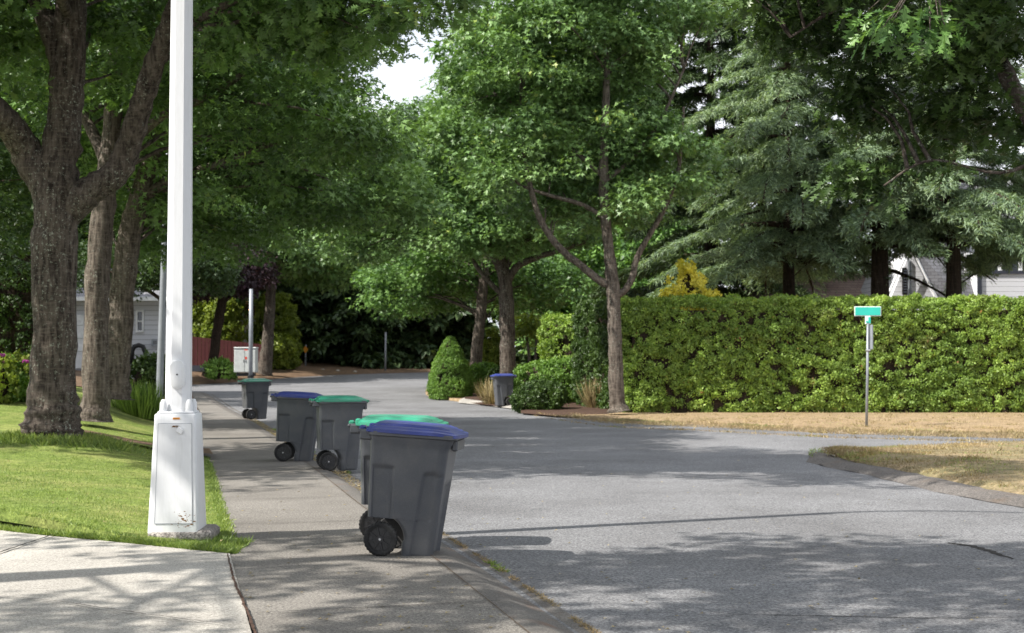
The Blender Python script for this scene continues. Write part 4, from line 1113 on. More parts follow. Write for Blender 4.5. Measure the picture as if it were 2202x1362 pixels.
limbs = [pxl([(1094, 866, 22), (1093, 830, 18), (1092, 760, 17), (1090, 680, 16.5), (1086, 610, 15), (1078, 560, 12.5), (1072, 500, 10), (1068, 420, 8), (1062, 330, 6), (1060, 230, 4)], Y),
         pxl([(1084, 600, 8), (1066, 560, 8), (1050, 528, 7), (1010, 510, 6), (960, 485, 5), (900, 470, 3)], Y),
         pxl([(1090, 610, 9), (1110, 575, 8), (1150, 555, 7), (1200, 540, 5), (1260, 520, 4)], Y),
         pxl([(1086, 580, 7), (1110, 540, 6), (1140, 510, 5), (1180, 470, 4)], Y),
         pxl([(1088, 640, 6), (1060, 615, 5.5), (1030, 580, 5), (1005, 540, 4), (980, 500, 3)], Y)]
oak_tree('oak_tree', 'dark-trunked oak with fanning limbs behind the cart across the road', 'tree', base, limbs,
         [bl(1020, 300, 56, 200, 130, 4.0), bl(900, 420, 57, 200, 120, 3.2), bl(1130, 470, 56, 180, 80, 3.0), bl(780, 500, 58, 110, 75, 2.2), bl(1000, 470, 55, 150, 80, 2.2)],
         900, .76, 86, .22, 'tri', 'leaf_mid', 'bark_oak', 16, nbr=60, thr=.02, sunc=False, lump=.9)
Y = 62; b = at(1022, 830, Y); base = (b.x, Y, vz(b.x, Y) - .1)
oak_tree('oak_tree', 'short leaning trunk between the cone shaped shrub and the dark-trunked oak', 'tree', base,
         [pxl([(1016, 845, 20), (1020, 820, 15), (1024, 780, 12.5), (1029, 720, 12), (1035, 660, 11), (1040, 600, 10), (1048, 520, 7), (1055, 400, 5)], Y)],
         [bl(980, 560, 64, 180, 80, 3), bl(1120, 600, 66, 150, 70, 2.6), bl(880, 620, 66, 110, 65, 2.2)],
         650, .75, 50, .24, 'tri', 'leaf_oak_light', 'bark_pale', 17, nbr=30, sunc=False, thr=0)
# --- far end of the street, left side
Y = 75; b = at(455, 806, Y); base = (b.x, Y, b.z - .15)
oak_tree('plum_tree', 'dark leaning tree with purple foliage before the red fence', 'tree', base,
         [pxl([(452, 812, 22), (456, 795, 13), (462, 750, 10.5), (470, 690, 10.5), (478, 645, 10), (484, 590, 8), (490, 520, 6)], Y), pxl([(478, 650, 6), (500, 634, 5), (530, 620, 4.5), (565, 600, 4)], Y), pxl([(476, 640, 6), (450, 600, 5), (420, 570, 4)], Y)],
         [bl(475, 575, 75, 115, 62, 4), bl(400, 590, 73, 90, 55, 3)], 700, .55, 34, .24, 'kite', 'leaf_plum', 'bark_dark', 18, nbr=30, sunc=False)
Y = 51; b = at(392, 830, Y); base = (b.x, Y, mound(b.x, Y) - .1)
oak_tree('broadleaf_tree', 'dark leafy tree hiding the roof of the white sided house, stem behind the white post', 'tree', base,
         [pxl([(392, 850, 14), (392, 760, 10), (390, 680, 9), (388, 600, 7), (380, 520, 5)], Y), pxl([(390, 690, 5), (340, 640, 4), (290, 610, 3)], Y)],
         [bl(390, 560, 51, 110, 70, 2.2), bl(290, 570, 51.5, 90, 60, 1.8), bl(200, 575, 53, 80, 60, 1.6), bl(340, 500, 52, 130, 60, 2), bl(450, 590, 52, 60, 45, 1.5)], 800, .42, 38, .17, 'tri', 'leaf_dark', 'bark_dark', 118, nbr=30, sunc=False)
Y = 80; b = at(573, 800, Y); base = (b.x, Y, b.z - .15)
oak_tree('broadleaf_tree', 'tree with a reddish trunk leaning right beside the utility cabinet', 'tree', base,
         [pxl([(566, 806, 22), (570, 790, 16), (575, 740, 13), (579, 690, 11.5), (582, 640, 10.5), (586, 560, 9), (592, 470, 6)], Y)],
         [bl(600, 500, 80, 170, 85, 5), bl(520, 450, 84, 160, 80, 5), bl(700, 560, 84, 110, 60, 4)], 800, .9, 46, .30, 'kite', 'leaf_mid', 'bark_oak', 19, nbr=30, sunc=False, thr=0)
# --- background trees filling the end of the view: each its own, sharing three crown meshes
def filler_proto(seed, mat, rx, rz_, n, lsz, per=30):
    rng = np.random.default_rng(seed)
    t = thing('broadleaf_tree', 'x', 'tree')
    mb = MB(); mb.tube([(0, 0, -.5), (.1, 0, 3), (0, .2, 8), (.2, 0, 13)], [.42, .3, .22, .1], 8)
    C = blob_points([((0, 0, 9), (rx, rx, rz_)), ((rx * .5, 0, 5.5), (rx * .7, rx * .7, 3.5)), ((-rx * .5, .5, 6), (rx * .7, rx * .7, 3.6)), ((0, 0, 14), (rx * .6, rx * .6, rz_ * .6))], n, rng, thr=-.1, lump=.5)
    branches_to(mb, C, [(0, 0, z) for z in range(3, 13)], rng, 26, .08)
    mb.build('trunk', 'bark_dark', t, True)
    P, D, Nn, sz = spray_leaves(C, .95 * (.6 + .7 * rng.random(len(C))), per, lsz, rng)
    o = bulk('crown', P, D, Nn, sz, 'kite', mat, None, rng); o.parent = t
    return t
def copy_tree(o, parent=None):
    c = o.copy(); COL.objects.link(c); c.parent = parent
    for ch in o.children:
        d = ch.copy(); COL.objects.link(d); d.parent = c
    return c
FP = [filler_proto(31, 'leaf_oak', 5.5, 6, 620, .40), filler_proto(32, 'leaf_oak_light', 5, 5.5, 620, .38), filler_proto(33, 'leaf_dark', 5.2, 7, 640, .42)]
used = [False] * 3
# (px of trunk, depth, height scale, width scale, kind, rotation, label)
FILL = [
    (-300, 86, 1.3, 1.2, 2, 0, 'dark tall tree far left behind the white sided house'),
    (-40, 88, 1.45, 1.3, 0, 1, 'tall green tree rising over the white sided house roof'),
    (150, 90, 1.4, 1.3, 2, 2, 'dark tree behind the white sided house, beyond the large oak'),
    (330, 92, 1.5, 1.3, 0, 3, 'tall tree behind the white post, beyond the purple tree'),
    (430, 102, 1.55, 1.3, 1, 4, 'lighter green tree behind the purple tree'),
    (560, 110, 1.35, 1.3, 2, 5, 'dark tree rising behind the distant balcony house'),
    (690, 112, 1.30, 1.3, 0, 1.5, 'green tree above the orange marker post'),
    (800, 116, 1.0, 1.3, 1, 2.2, 'lower light green tree beneath the gap of sky'),
    (905, 112, .98, 1.3, 0, 3.1, 'tree behind the cone shaped shrub, below the gap of sky'),
    (1010, 108, 1.45, 1.3, 1, 4.4, 'light green tree right of the gap of sky'),
    (1120, 104, 1.55, 1.3, 0, .4, 'tall tree behind the dark-trunked oak'),
    (1230, 98, 1.55, 1.25, 1, 5.2, 'tall light tree behind the slender pale-trunked oak'),
    (1345, 92, 1.3, 1.2, 0, 2.6, 'tree above the dark end of the hedge'),
    (-70, 69, .85, 1.0, 2, 1.9, 'dark tree added left of the white sided house to shade the far verge'),  # put in for the shade it casts on the far left
    (-420, 53, .9, 1.1, 2, 2.9, 'unseen dark tree added outside the left edge to shade the white sided house'),  # out of view, put in only to shade the house
]
for px, Y_, hs, ws, kd, rt, lab in FILL:
    o = FP[kd] if not used[kd] else copy_tree(FP[kd]); used[kd] = True
    p = at(px, 780, Y_); o.location = (p.x, Y_, base_z(Y_)); o.rotation_euler.z = rt; o.scale = (ws, ws, hs); o['label'] = lab; o['group'] = 'trees closing the end of the street'
# mid height light trees beyond the hedge end
for px, Y_, hs, ws, kd, rt, lab in ((1215, 76, .62, .72, 1, 1.0, 'small light tree right of the dark-trunked oak, above the low hedge block'), (1400, 74, .60, .66, 1, 2.0, 'small light tree behind the pale trunk, left of the yellow conifer')):
    o = copy_tree(FP[kd]); p = at(px, 780, Y_); o.location = (p.x, Y_, base_z(Y_)); o.rotation_euler.z = rt; o.scale = (ws, ws, hs); o['label'] = lab; o['group'] = 'small trees beyond the hedge'

# --- conifers
def conifer(name, label, base, H, z0, Lmax, nb, mat, seed, tr=.35, twig=1.0, ndl=.20, per=10, az_bias=None, top=.15, group=None, bark='bark_dark', clear=None, density=1.0, dr=1.0):
    rng = np.random.default_rng(seed); t = thing(name, label, 'conifer', base, 0, group)
    mb = MB(); mb.tube([(0, 0, -.3), (0, 0, .1), (0, 0, 2), (0, 0, H * .5), (0, 0, H)], [tr * 1.35, tr * 1.1, tr, tr * .6, .03], 12, jag=.15)
    PP, DD, NN, SZ = [], [], [], []
    for i in range(nb):
        f = (i + .5) / nb; z = z0 + (H - z0) * f; az = i * 2.39996 + rng.normal() * .3
        Lb = Lmax * ((1 - f) ** .75 * (1 - top) + top) * (.7 + .5 * rng.random())
        d = np.array([math.cos(az), math.sin(az), 0]); side = np.array([-math.sin(az), math.cos(az), 0])
        n = 9; pts = []; bend = rng.normal() * .12
        for k_ in range(n):
            s = k_ / (n - 1); up = .10 * s - .34 * s * s * dr - .12 * max(0, s - .7) * dr
            pts.append(d * Lb * s + side * bend * Lb * s * s + np.array([0, 0, z + Lb * up]))
        mb.tube(pts, [max(.012, .022 * Lb * (1 - q / n) + .008) for q in range(n)], 5, cap=False)
        ns = int(Lb * 7 * twig) + 3
        for q in range(ns):
            s = .12 + .88 * (q + rng.random()) / ns
            j = min(n - 2, int(s * (n - 1))); fr = s * (n - 1) - j; p0 = pts[j] * (1 - fr) + pts[j + 1] * fr
            for sg_ in (-1, 1):
                tl = (.30 + .22 * Lb * (1 - s) ** .6) * (.6 + .7 * rng.random())
                td = side * sg_ * (.75 + .3 * rng.random()) + d * (.55 + .5 * rng.random()); td /= np.linalg.norm(td)
                m = max(3, int(tl * 13 * density))
                ss = rng.random(m)
                ptw = p0 + td * tl * ss[:, None] + np.array([0, 0, -1]) * (tl * .42 * ss ** 2)[:, None] * dr
                for c_ in range(per // 4):
                    off = rng.normal(size=(m, 3)) * .05
                    dd = td + rng.normal(size=(m, 3)) * .55; dd[:, 2] -= .28 * dr
                    PP.append(ptw + off); DD.append(dd); nn = rng.normal(size=(m, 3)) * .5; nn[:, 2] += 1; NN.append(nn); SZ.append(ndl * (.6 + .8 * rng.random(m)))
    mb.build('trunk', bark, t, True)
    P, D, Nn, sz = (np.concatenate(x) for x in (PP, DD, NN, SZ))
    if clear:
        Wp = P + np.array(base); u, v = topx(Wp); kk = np.ones(len(P), bool)
        for pl_, pr in clear: kk &= ~(in_poly(u, v, pl_) & (rng.random(len(P)) < pr))
        P, D, Nn, sz = P[kk], D[kk], Nn[kk], sz[kk]
    o = bulk('crown', P, D, Nn, sz, 'needle' if ndl < .3 else 'kite', mat, None, rng, curl=.4); o.parent = t
    return t
CW = [([(1915, 555), (2028, 548), (2034, 650), (1905, 650)], .93), ([(2076, 590), (2320, 596), (2320, 650), (2076, 650)], .93), ([(1590, 615), (1875, 596), (1875, 650), (1590, 650)], .85),
      ([(1560, 225), (1610, 230), (1600, 300), (1550, 300)], .8), ([(1600, 420), (1660, 430), (1640, 520), (1590, 500)], .7), ([(1850, 480), (1895, 470), (1900, 520), (1860, 530)], .8), ([(1740, 380), (1800, 370), (1790, 420), (1730, 430)], .6),
      ([(1930, 190), (2000, 180), (2000, 240), (1930, 250)], .7), ([(2100, 260), (2150, 250), (2150, 320), (2100, 330)], .6)]
def cb(px, Y_): p = at(px, 780, Y_); return (p.x, Y_, base_z(Y_))
conifer('cedar_tree', 'grey green cedar with drooping sprays, its trunk left of the street sign', cb(1697, 50), 14.5, 5.0, 5.4, 64, 'needle_cedar', 41, top=.32, clear=CW, tr=.26, per=16, ndl=.17)
conifer('cedar_tree', 'drooping cedar with a thick trunk just right of the street sign', cb(1893, 48), 15, 5.4, 4.6, 58, 'needle_cedar', 42, clear=CW, tr=.36, per=16, ndl=.17)
conifer('cedar_tree', 'rightmost cedar with a thick dark trunk before the grey gable', cb(2053, 47), 14, 5.4, 4.4, 54, 'needle_cedar', 43, clear=CW, tr=.31, per=16, ndl=.17)
conifer('cedar_tree', 'cedar with long sprays at the right edge, over the bay window house', cb(2290, 50), 12.5, 5.4, 5.0, 50, 'needle_cedar', 44, clear=CW, tr=.3, per=16, ndl=.17)
conifer('fir_tree', 'dark open fir with heavy bare limbs behind the pale-trunked oak', cb(1530, 60), 21, 3.6, 5.6, 74, 'needle_dark', 45, tr=.34, per=12, ndl=.27, density=.9, twig=1.2)
conifer('fir_tree', 'tall dark fir behind the left cedar', cb(1640, 66), 22, 5.5, 5.0, 66, 'needle_dark', 46, clear=CW, tr=.3, per=12, ndl=.28, density=.8)
conifer('fir_tree', 'tall dark fir rising over the right cedars', cb(1985, 64), 21, 6.5, 4.8, 60, 'needle_dark', 47, clear=CW, tr=.3, per=12, ndl=.28, density=.8)
for i, (px, Y_, H_, lab) in enumerate(((628, 96, 12, 'dark evergreen just left of the orange marker post'), (705, 97, 13, 'dark evergreen between the marker post and the bare thin post'), (770, 95, 11, 'dark evergreen just left of the bare thin post'),
                                       (850, 96, 12, 'dark evergreen just right of the bare thin post'), (925, 97, 13, 'dark evergreen behind the top of the cone shaped shrub'), (1000, 98, 12, 'dark evergreen behind the short leaning trunk'),
                                       (1180, 90, 10, 'dark evergreen behind the low trimmed hedge block'))):
    conifer('evergreen_tree', lab, cb(px, Y_), H_, .6, 3.6, 44, 'needle_dark', 50 + i, tr=.3, per=4, ndl=.5, density=.55, top=.35, group='dark evergreens at the bend')

# --- oak standing off to the right, its boughs hang into the picture
Y = 16; base = (8.6, 16.5, .05)
limbs = [[(Vector((8.6, 16.5, -.2)), .36), (Vector((8.5, 16.4, 2.0)), .27), (Vector((8.3, 16.3, 3.6)), .24), (Vector((7.6, 16.2, 6.4)), .18), (Vector((6.6, 16, 9)), .08)],
         pxl([(2330, 420, 24), (2202, 230, 20), (2160, 150, 17), (2128, 80, 15), (2090, -30, 12), (2040, -160, 8)], Y),
         pxl([(2260, 330, 6), (2150, 372, 3.5), (2000, 345, 3), (1900, 400, 2)], Y),
         pxl([(2100, 0, 8), (1950, -30, 6), (1800, 20, 4), (1700, 80, 2.5)], Y)]
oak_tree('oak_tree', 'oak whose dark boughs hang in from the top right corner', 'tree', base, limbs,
         [bl(1900, -40, 16, 330, 120, 1.6), bl(2100, 110, 16.3, 170, 120, 1.0), bl(1950, 190, 17, 150, 70, .7), bl(1930, 385, 16.5, 170, 62, .6), bl(2170, 290, 16.5, 60, 90, .6), bl(1700, 50, 16.5, 100, 60, .7), bl(1800, 120, 17, 100, 70, .6), bl(1760, -10, 16.5, 160, 70, .8), bl(2050, 280, 17, 130, 60, .6), bl(1860, 240, 17, 90, 50, .6), bl(2150, 20, 15.5, 110, 90, .8), ((3.6, 14.3, 9.0), (3.0, 2.6, 1.6)), ((6.8, 15.4, 8.6), (3.0, 2.6, 1.8))],  # last two blobs are unseen, added above the view to darken these boughs
         1250, .29, 28, .155, 'oak', 'leaf_oak_shaded', 'bark_oak', 21, nbr=60, seg=14, docull=False, thr=-.2, lump=1.6)
rng = np.random.default_rng(77)
# spray nearest to us in the same oak, its sunlight put into lighter leaves
C = np.array([at(1850 + 190 * rng.random(), 20 + 80 * rng.random(), 13.6 + .4 * rng.random()) for _ in range(11)])
P, D, Nn, sz = spray_leaves(C, np.full(len(C), .26), 12, .175, rng, droop=1.1)
t_ = [o for o in COL.objects if o.get('label') == 'oak whose dark boughs hang in from the top right corner'][0]
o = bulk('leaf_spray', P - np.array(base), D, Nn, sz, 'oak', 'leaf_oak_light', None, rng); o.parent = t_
o['label'] = 'leaf spray coloured as if brightly lit'
m = MB(); 
for q in C: m.tube([tuple(Vector(at(2000, -60, 14.6)) - Vector(base)), tuple((Vector(q) + Vector(at(2000, -60, 14.6))) / 2 - Vector(base) + Vector((0, 0, .08))), tuple(Vector(q) - Vector(base))], [.02, .012, .004], 5)
m.build('twigs', 'bark_pale', t_, True)

# --- trees beside and behind us on the left: they throw the shade that lies over the foreground
def shade_tree(label, x, y, blobs, n, seed, dapple, per=20):
    base = (x, y, max(0.0, M(x, y) if y > 12 else 0) )
    oak_tree('oak_tree', label, 'tree', base, [[(Vector((x, y, -.2)), .42), (Vector((x, y, 2)), .32), (Vector((x + .2, y, 6)), .25), (Vector((x, y, 11)), .1)]], blobs, n, .42, per, .26, 'tri', 'leaf_oak', 'bark_oak', seed, nbr=12, dapple=dapple, clear=[], thr=-.35)
shade_tree('oak just outside the left of the view whose crown shades the pavement', -9.5, 8.5, [((-8.0, 6.5, 9), (6.0, 4.8, 2.6)), ((-3.6, 8.2, 9.6), (4.0, 3.2, 2.0)), ((-1, 7.8, 10.5), (3.4, 3.0, 1.8))], 1200, 61, .27)
shade_tree('oak behind the viewpoint on the left side', -6.5, -1.0, [((-6, 0, 8.5), (5.5, 4, 2.8)), ((-1.5, 2.5, 9.5), (4.6, 4.2, 2.2)), ((2.5, 3.5, 10.2), (3.6, 3.6, 2.0))], 1200, 62, .29)
shade_tree('oak on the lawn just outside the left edge, past the driveway', -14.5, 19, [((-13, 19.5, 9.5), (4.5, 5.5, 3.2)), ((-9.5, 21, 11.5), (3.4, 4.0, 2.4))], 700, 63, .35)

# ================================================================== HEDGES AND SHRUBS
def hedge_block(name, label, poly, z0, h, mat, seed, dens=26, lsz=.085, per=34, cr=.17, core='needle_dark', cat='hedge', wav=.12, group=None):
    """clipped hedge: a leafy skin of clumps over a dark twiggy core; poly = ground outline, counter clockwise"""
    rng = np.random.default_rng(seed); P0 = Vector((poly[0][0], poly[0][1], z0)); t = thing(name, label, cat, P0, 0, group)
    n = len(poly); cx_, cy_ = np.mean([p[0] for p in poly]), np.mean([p[1] for p in poly])
    core_ = []
    for (x, y) in poly: d = Vector((cx_ - x, cy_ - y)); d.normalize(); core_.append((x + d.x * .22, y + d.y * .22))
    vs = [(x - P0.x, y - P0.y, 0) for x, y in core_] + [(x - P0.x, y - P0.y, h - .25) for x, y in core_]
    mesh_obj('stems', vs, [(i, (i + 1) % n, n + (i + 1) % n, n + i) for i in range(n)] + [tuple(range(n, 2 * n))], 'bark_dark', t)
    C, NO = [], []
    for i in range(n):
        a, b = np.array(poly[i]), np.array(poly[(i + 1) % n]); e = b - a; L_ = np.linalg.norm(e); nn = np.array([e[1], -e[0]]) / L_
        if nn[1] > .5: continue           # far side is never seen
        m = int(L_ * h * dens)
        s = rng.random(m); zz = h * (rng.random(m))
        for s_, z_ in zip(s, zz):
            p = a + e * s_; q = wav * mnoise.noise(Vector((p[0] * .9, p[1] * .9, z_ * 1.1))) + .16 * mnoise.noise(Vector((p[0] * 2.4, p[1] * 2.4, z_ * 2.4)))
            inset = .10 * sm(h - .35, h, z_) + .08 * sm(.3, 0, z_)
            C.append((p[0] + nn[0] * (q - inset), p[1] + nn[1] * (q - inset), z0 + z_)); NO.append((nn[0], nn[1], .35))
    # top
    x0, x1 = min(p[0] for p in poly), max(p[0] for p in poly); y0, y1 = min(p[1] for p in poly), max(p[1] for p in poly)
    m = int((x1 - x0) * (y1 - y0) * dens * .8); X = x0 + (x1 - x0) * rng.random(m); Y_ = y0 + (y1 - y0) * rng.random(m); kk = in_poly(X, Y_, poly)
    for x, y in zip(X[kk], Y_[kk]):
        C.append((x, y, z0 + h - .04 + .14 * mnoise.noise(Vector((x * .8, y, 5))) + .16 * mnoise.noise(Vector((x * 3.0, y * 3, 5))))); NO.append((0, 0, 1))
    C, NO = np.array(C), np.array(NO); NC = len(C)
    n_ = NC * per; c = np.repeat(C, per, 0); no = np.repeat(NO, per, 0)
    d = rng.normal(size=(n_, 3)) * .75 + no * .9; d /= np.linalg.norm(d, axis=1, keepdims=True)
    r = (cr * (.6 + .7 * rng.random(NC))).repeat(per)[:, None]
    P = c + d * r * np.array([1, 1, .85]) * (.75 + .25 * rng.random((n_, 1))); D = rng.normal(size=(n_, 3)) * .7; D[:, 2] += .55
    Nn = d + rng.normal(size=(n_, 3)) * .5
    tone = np.repeat(rng.random(NC), per) * .55 + rng.random(n_) * .45
    o = bulk('foliage', P - np.array(P0), D, Nn, lsz * (.6 + .8 * rng.random(n_)), 'kite', mat, None, rng, rnd=tone, curl=.3); o.parent = t
    return t
hx0, hx1 = at(1345, 885, 43).x, 20.5
hz0 = vz(5, 43) - .02
hedge_block('cedar_hedge', 'long clipped cedar hedge along the side street behind the street sign', [(hx0, 43.1), (9, 42.8), (15, 42.7), (hx1, 42.6), (hx1, 44.6), (hx0, 45.2)], hz0, 3.36, 'leaf_hedge', 71, dens=44, cr=.18, lsz=.07, per=62)
hx2 = at(1245, 880, 48).x
hedge_block('cedar_hedge', 'dark shaded end of the hedge left of the pale trunk', [(hx2, 48.6), (hx0 - .1, 44.2), (hx0 - .05, 45.4), (hx2 + .2, 50.2)], hz0, 3.45, 'leaf_hedge_dark', 72, dens=34)  # shade on this end is put into the darker leaf colour
p = at(1168, 800, 52); p2 = at(1243, 800, 51.5)
hedge_block('cedar_hedge', 'separate low block of trimmed hedge beyond the dark hedge end', [(p.x, 52), (p2.x, 51.2), (p2.x + .2, 54), (p.x + .2, 54)], .25, (at(0, 684, 52).z - .25), 'leaf_hedge', 73, dens=30)
p = at(-120, 800, 40); p2 = at(68, 800, 40)
hedge_block('cedar_hedge', 'tall dark cedar hedge at the left edge behind the flowers', [(p.x, 40), (p2.x, 40.4), (p2.x, 42), (p.x, 42)], mound(p2.x, 40) - .1, at(0, 520, 40).z - mound(p2.x, 40), 'leaf_hedge_dark', 74, dens=22)

def shrub(name, label, loc, prof, mat, seed, per=30, dens=60, lsz=.09, cr=.14, cat='shrub', lumps=.22, group=None, sq=1.0, shape='kite'):
    """round plant from a (radius, height) profile"""
    rng = np.random.default_rng(seed); t = thing(name, label, cat, loc, 0, group)
    pr = smooth_path(prof, 8); m = MB(); rings = [[(max(.01, r * .78) * math.cos(a), max(.01, r * .78) * math.sin(a) * sq, z * .97) for a in np.linspace(0, 2 * math.pi, 13)[:-1]] for r, z in pr]
    loft(m, rings, False, True); m.build('stems', 'bark_dark', t)
    C, NO = [], []
    for i in range(len(pr) - 1):
        r0_, z0_ = pr[i]; r1_, z1_ = pr[i + 1]; rm = (r0_ + r1_) / 2; sl = math.hypot(r1_ - r0_, z1_ - z0_)
        k_ = int(2 * math.pi * rm * sl * dens + rng.random())
        for _ in range(k_):
            a = rng.random() * 2 * math.pi; f = rng.random(); r = r0_ + (r1_ - r0_) * f; z = z0_ + (z1_ - z0_) * f
            r += lumps * mnoise.noise(Vector((math.cos(a) * r * 2.2 + seed, math.sin(a) * r * 2.2, z * 2.2))) * min(1, r * 2)
            C.append((r * math.cos(a), r * math.sin(a) * sq, z)); nr = Vector(((z1_ - z0_), 0, -(r1_ - r0_))).normalized()
            NO.append((nr.x * math.cos(a), nr.x * math.sin(a), nr.z))
    C, NO = np.array(C), np.array(NO); NC = len(C); n_ = NC * per; c = np.repeat(C, per, 0); no = np.repeat(NO, per, 0)
    d = rng.normal(size=(n_, 3)) * .7 + no; d /= np.linalg.norm(d, axis=1, keepdims=True)
    r = (cr * (.5 + .9 * rng.random(NC))).repeat(per)[:, None]
    P = c + d * r * (.7 + .3 * rng.random((n_, 1))); D = rng.normal(size=(n_, 3)) * .7; D[:, 2] += .5; Nn = d + rng.normal(size=(n_, 3)) * .5
    P[:, 2] = np.maximum(P[:, 2], .02)
    tone = np.repeat(rng.random(NC), per) * .5 + rng.random(n_) * .5
    o = bulk('foliage', P, D, Nn, lsz * (.6 + .8 * rng.random(n_)), shape, mat, None, rng, rnd=tone, curl=.3); o.parent = t
    return t
def gloc(px, py, dy=0, off=.08):
    p = gnd(px, py, .02); y = p.y + dy; x = p.x * y / p.y; return (x, y, vz(x, y) - off)
sc = lambda px, Y_: pm(px, Y_)
Yc = 57.5
shrub('conical_shrub', 'dense light green cone shaped conifer by the kerb across the road', gloc(968, 856, .8), [(.74, 0), (.84, .3), (.80, .8), (.66, 1.3), (.46, 1.75), (.26, 2.1), (.10, 2.35), (.02, 2.45)], 'leaf_shrub', 81, dens=150, lumps=.16, cr=.085, lsz=.045, per=44)
shrub('low_shrub', 'spreading dark green shrub in front, right of the cart across the road', gloc(1160, 884, .9), [(sc(36, 48), 0), (sc(50, 48), .3), (sc(44, 48), .62), (sc(22, 48), .85), (.05, .9)], 'leaf_hedge_dark', 82, dens=80, lumps=.45, lsz=.075, per=40)
shrub('low_shrub', 'rounded mid green shrub behind the spreading dark shrub', gloc(1172, 872, 1.2), [(.8, 0), (1.0, .5), (.95, 1.0), (.6, 1.35), (.05, 1.45)], 'leaf_shrub', 83, dens=60, lumps=.45, lsz=.075, per=40)
shrub('low_shrub', 'shrub against the dark end of the hedge', gloc(1222, 872, 1.0), [(.7, 0), (.95, .6), (.85, 1.2), (.5, 1.5), (.05, 1.6)], 'leaf_shrub', 84, dens=60, lumps=.45, lsz=.075, per=40)
shrub('low_shrub', 'small light green ball shrub left of the cart across the road', gloc(1045, 852, 1.5), [(.5, 0), (.75, .5), (.6, .95), (.05, 1.2)], 'leaf_shrub', 85, dens=70, lumps=.3)
shrub('low_shrub', 'low green shrub directly behind the cart across the road', gloc(1090, 858, 2.5), [(.5, 0), (.8, .5), (.6, .9), (.05, 1.1)], 'leaf_hedge_dark', 86, dens=70, lumps=.3)
shrub('golden_shrub', 'yellow green feathery shrub between the leaning trunk and the dark trunk', gloc(1058, 838, 3), [(.5, 0), (.75, .8), (.6, 1.5), (.25, 2.1), (.04, 2.7)], 'leaf_lime', 87, dens=50, lumps=.5, lsz=.12)
p = at(1474, 700, 47)
shrub('golden_conifer', 'bright yellow conifer top showing above the hedge', (p.x, 47, .15), [(.8, 0), (.9, 2), (.85, 3.0), (.55, 3.7), (.30, 4.2), (.05, 4.75)], 'leaf_yellow', 88, dens=26, lumps=1.3, lsz=.11, per=40, cr=.19)
# yellow green shrub behind the plum tree and bits at the far end
for px, py, Y_, rr_, hh_, mt, lab, sd_ in ((432, 800, 85.0, 1.4, 5.4, 'leaf_lime', 'yellow green bush left of the dark leaning tree', 90), (474, 800, 84, 1.0, 4.6, 'leaf_lime', 'yellow green bush above the red fence, between dark tree and cabinet', 91), (590, 800, 90, 1.2, 4.8, 'leaf_lime', 'yellow green bush behind the reddish trunk', 92),
                                     (478, 806, 72, .5, .8, 'leaf_shrub', 'small leafy plant left of the utility cabinet', 93), (322, 806, 55, .75, 1.5, 'leaf_hedge_dark', 'round dark bush at the corner of the white sided house', 94),
                                     (598, 798, 88, 1.0, 2.0, 'leaf_lime', 'pale green bush right of the reddish trunk', 95)):
    p = at(px, py, Y_); z = mound(p.x, Y_) if Y_ < 60 else base_z(Y_) + .25
    shrub('bush', lab, (p.x, Y_, z - .05), [(rr_ * .7, 0), (rr_, hh_ * .35), (rr_ * .8, hh_ * .75), (.05, hh_)], mt, sd_, dens=22, per=26, lsz=.16, cr=.25, lumps=.7)
# twin bare stems
tw = at(1143, 800, 60)
ts = thing('small_tree', 'small tree with two thin bare stems left of the trimmed hedge block', 'tree', (tw.x, 60, vz(tw.x, 60)))
for px0, px1 in ((1140, 1133), (1146, 1154)):
    a, b = at(px0, 812, 60) - ts.location, at(px1, 725, 60) - ts.location
    m = MB(); m.tube([tuple(a - Vector((0, 0, .3))), tuple(a), tuple(a.lerp(b, .5) + Vector((.03, 0, 0))), tuple(b)], [.09, .08, .065, .05], 8); m.build('trunk', 'bark_pale', ts, True)
rng = np.random.default_rng(5); C = blob_points([bl(1143, 700, 60, 45, 30, .9)], 60, rng, thr=-.5)
P, D, Nn, sz = spray_leaves(C, np.full(len(C), .3), 20, .16, rng); o = bulk('crown', P - np.array(ts.location), D, Nn, sz, 'kite', 'leaf_lime', None, rng); o.parent = ts

# --- grasses and flowers
def tuft(name, label, loc, n, h, spread, mat, seed, wdt=1.0, cat='plant', group=None, lean=.5):
    rng = np.random.default_rng(seed); t = thing(name, label, cat, loc, 0, group)
    a = rng.random(n) * 2 * math.pi; r = spread * .35 * np.sqrt(rng.random(n)); P = np.stack([r * np.cos(a), r * np.sin(a), np.zeros(n)], 1)
    tl = lean * rng.random(n) + .05; D = np.stack([np.cos(a) * tl, np.sin(a) * tl, np.ones(n)], 1)
    hh_ = h * (.5 + .6 * rng.random(n))
    segs = []
    # each blade: two stages, the upper one arching over
    Dn = D / np.linalg.norm(D, axis=1, keepdims=True); Nn = np.stack([-np.cos(a), -np.sin(a), .2 * np.ones(n)], 1)
    o = bulk('leaves', P, D, Nn + rng.normal(size=(n, 3)) * .3, hh_, 'strap', mat, None, rng, curl=-.42); o.parent = t
    return t
def on_lawn(px, Y_, off=.02):
    p = at(px, 800, Y_); return (p.x, Y_, mound(p.x, Y_) - off)
tuft('ornamental_grass', 'clump of arching green grass by the grey lamp post', on_lawn(305, 36), 420, .95, 1.1, 'blade_plant', 101, .5, lean=1.0)
tuft('ornamental_grass', 'smaller clump of green grass left of the arching clump', on_lawn(276, 37), 260, .8, .9, 'blade_plant', 102, .5, lean=.9)
tuft('ornamental_grass', 'low grass clump against the grey lamp post', on_lawn(335, 36.5), 260, .6, .9, 'blade_plant', 109, .5, lean=1.1)
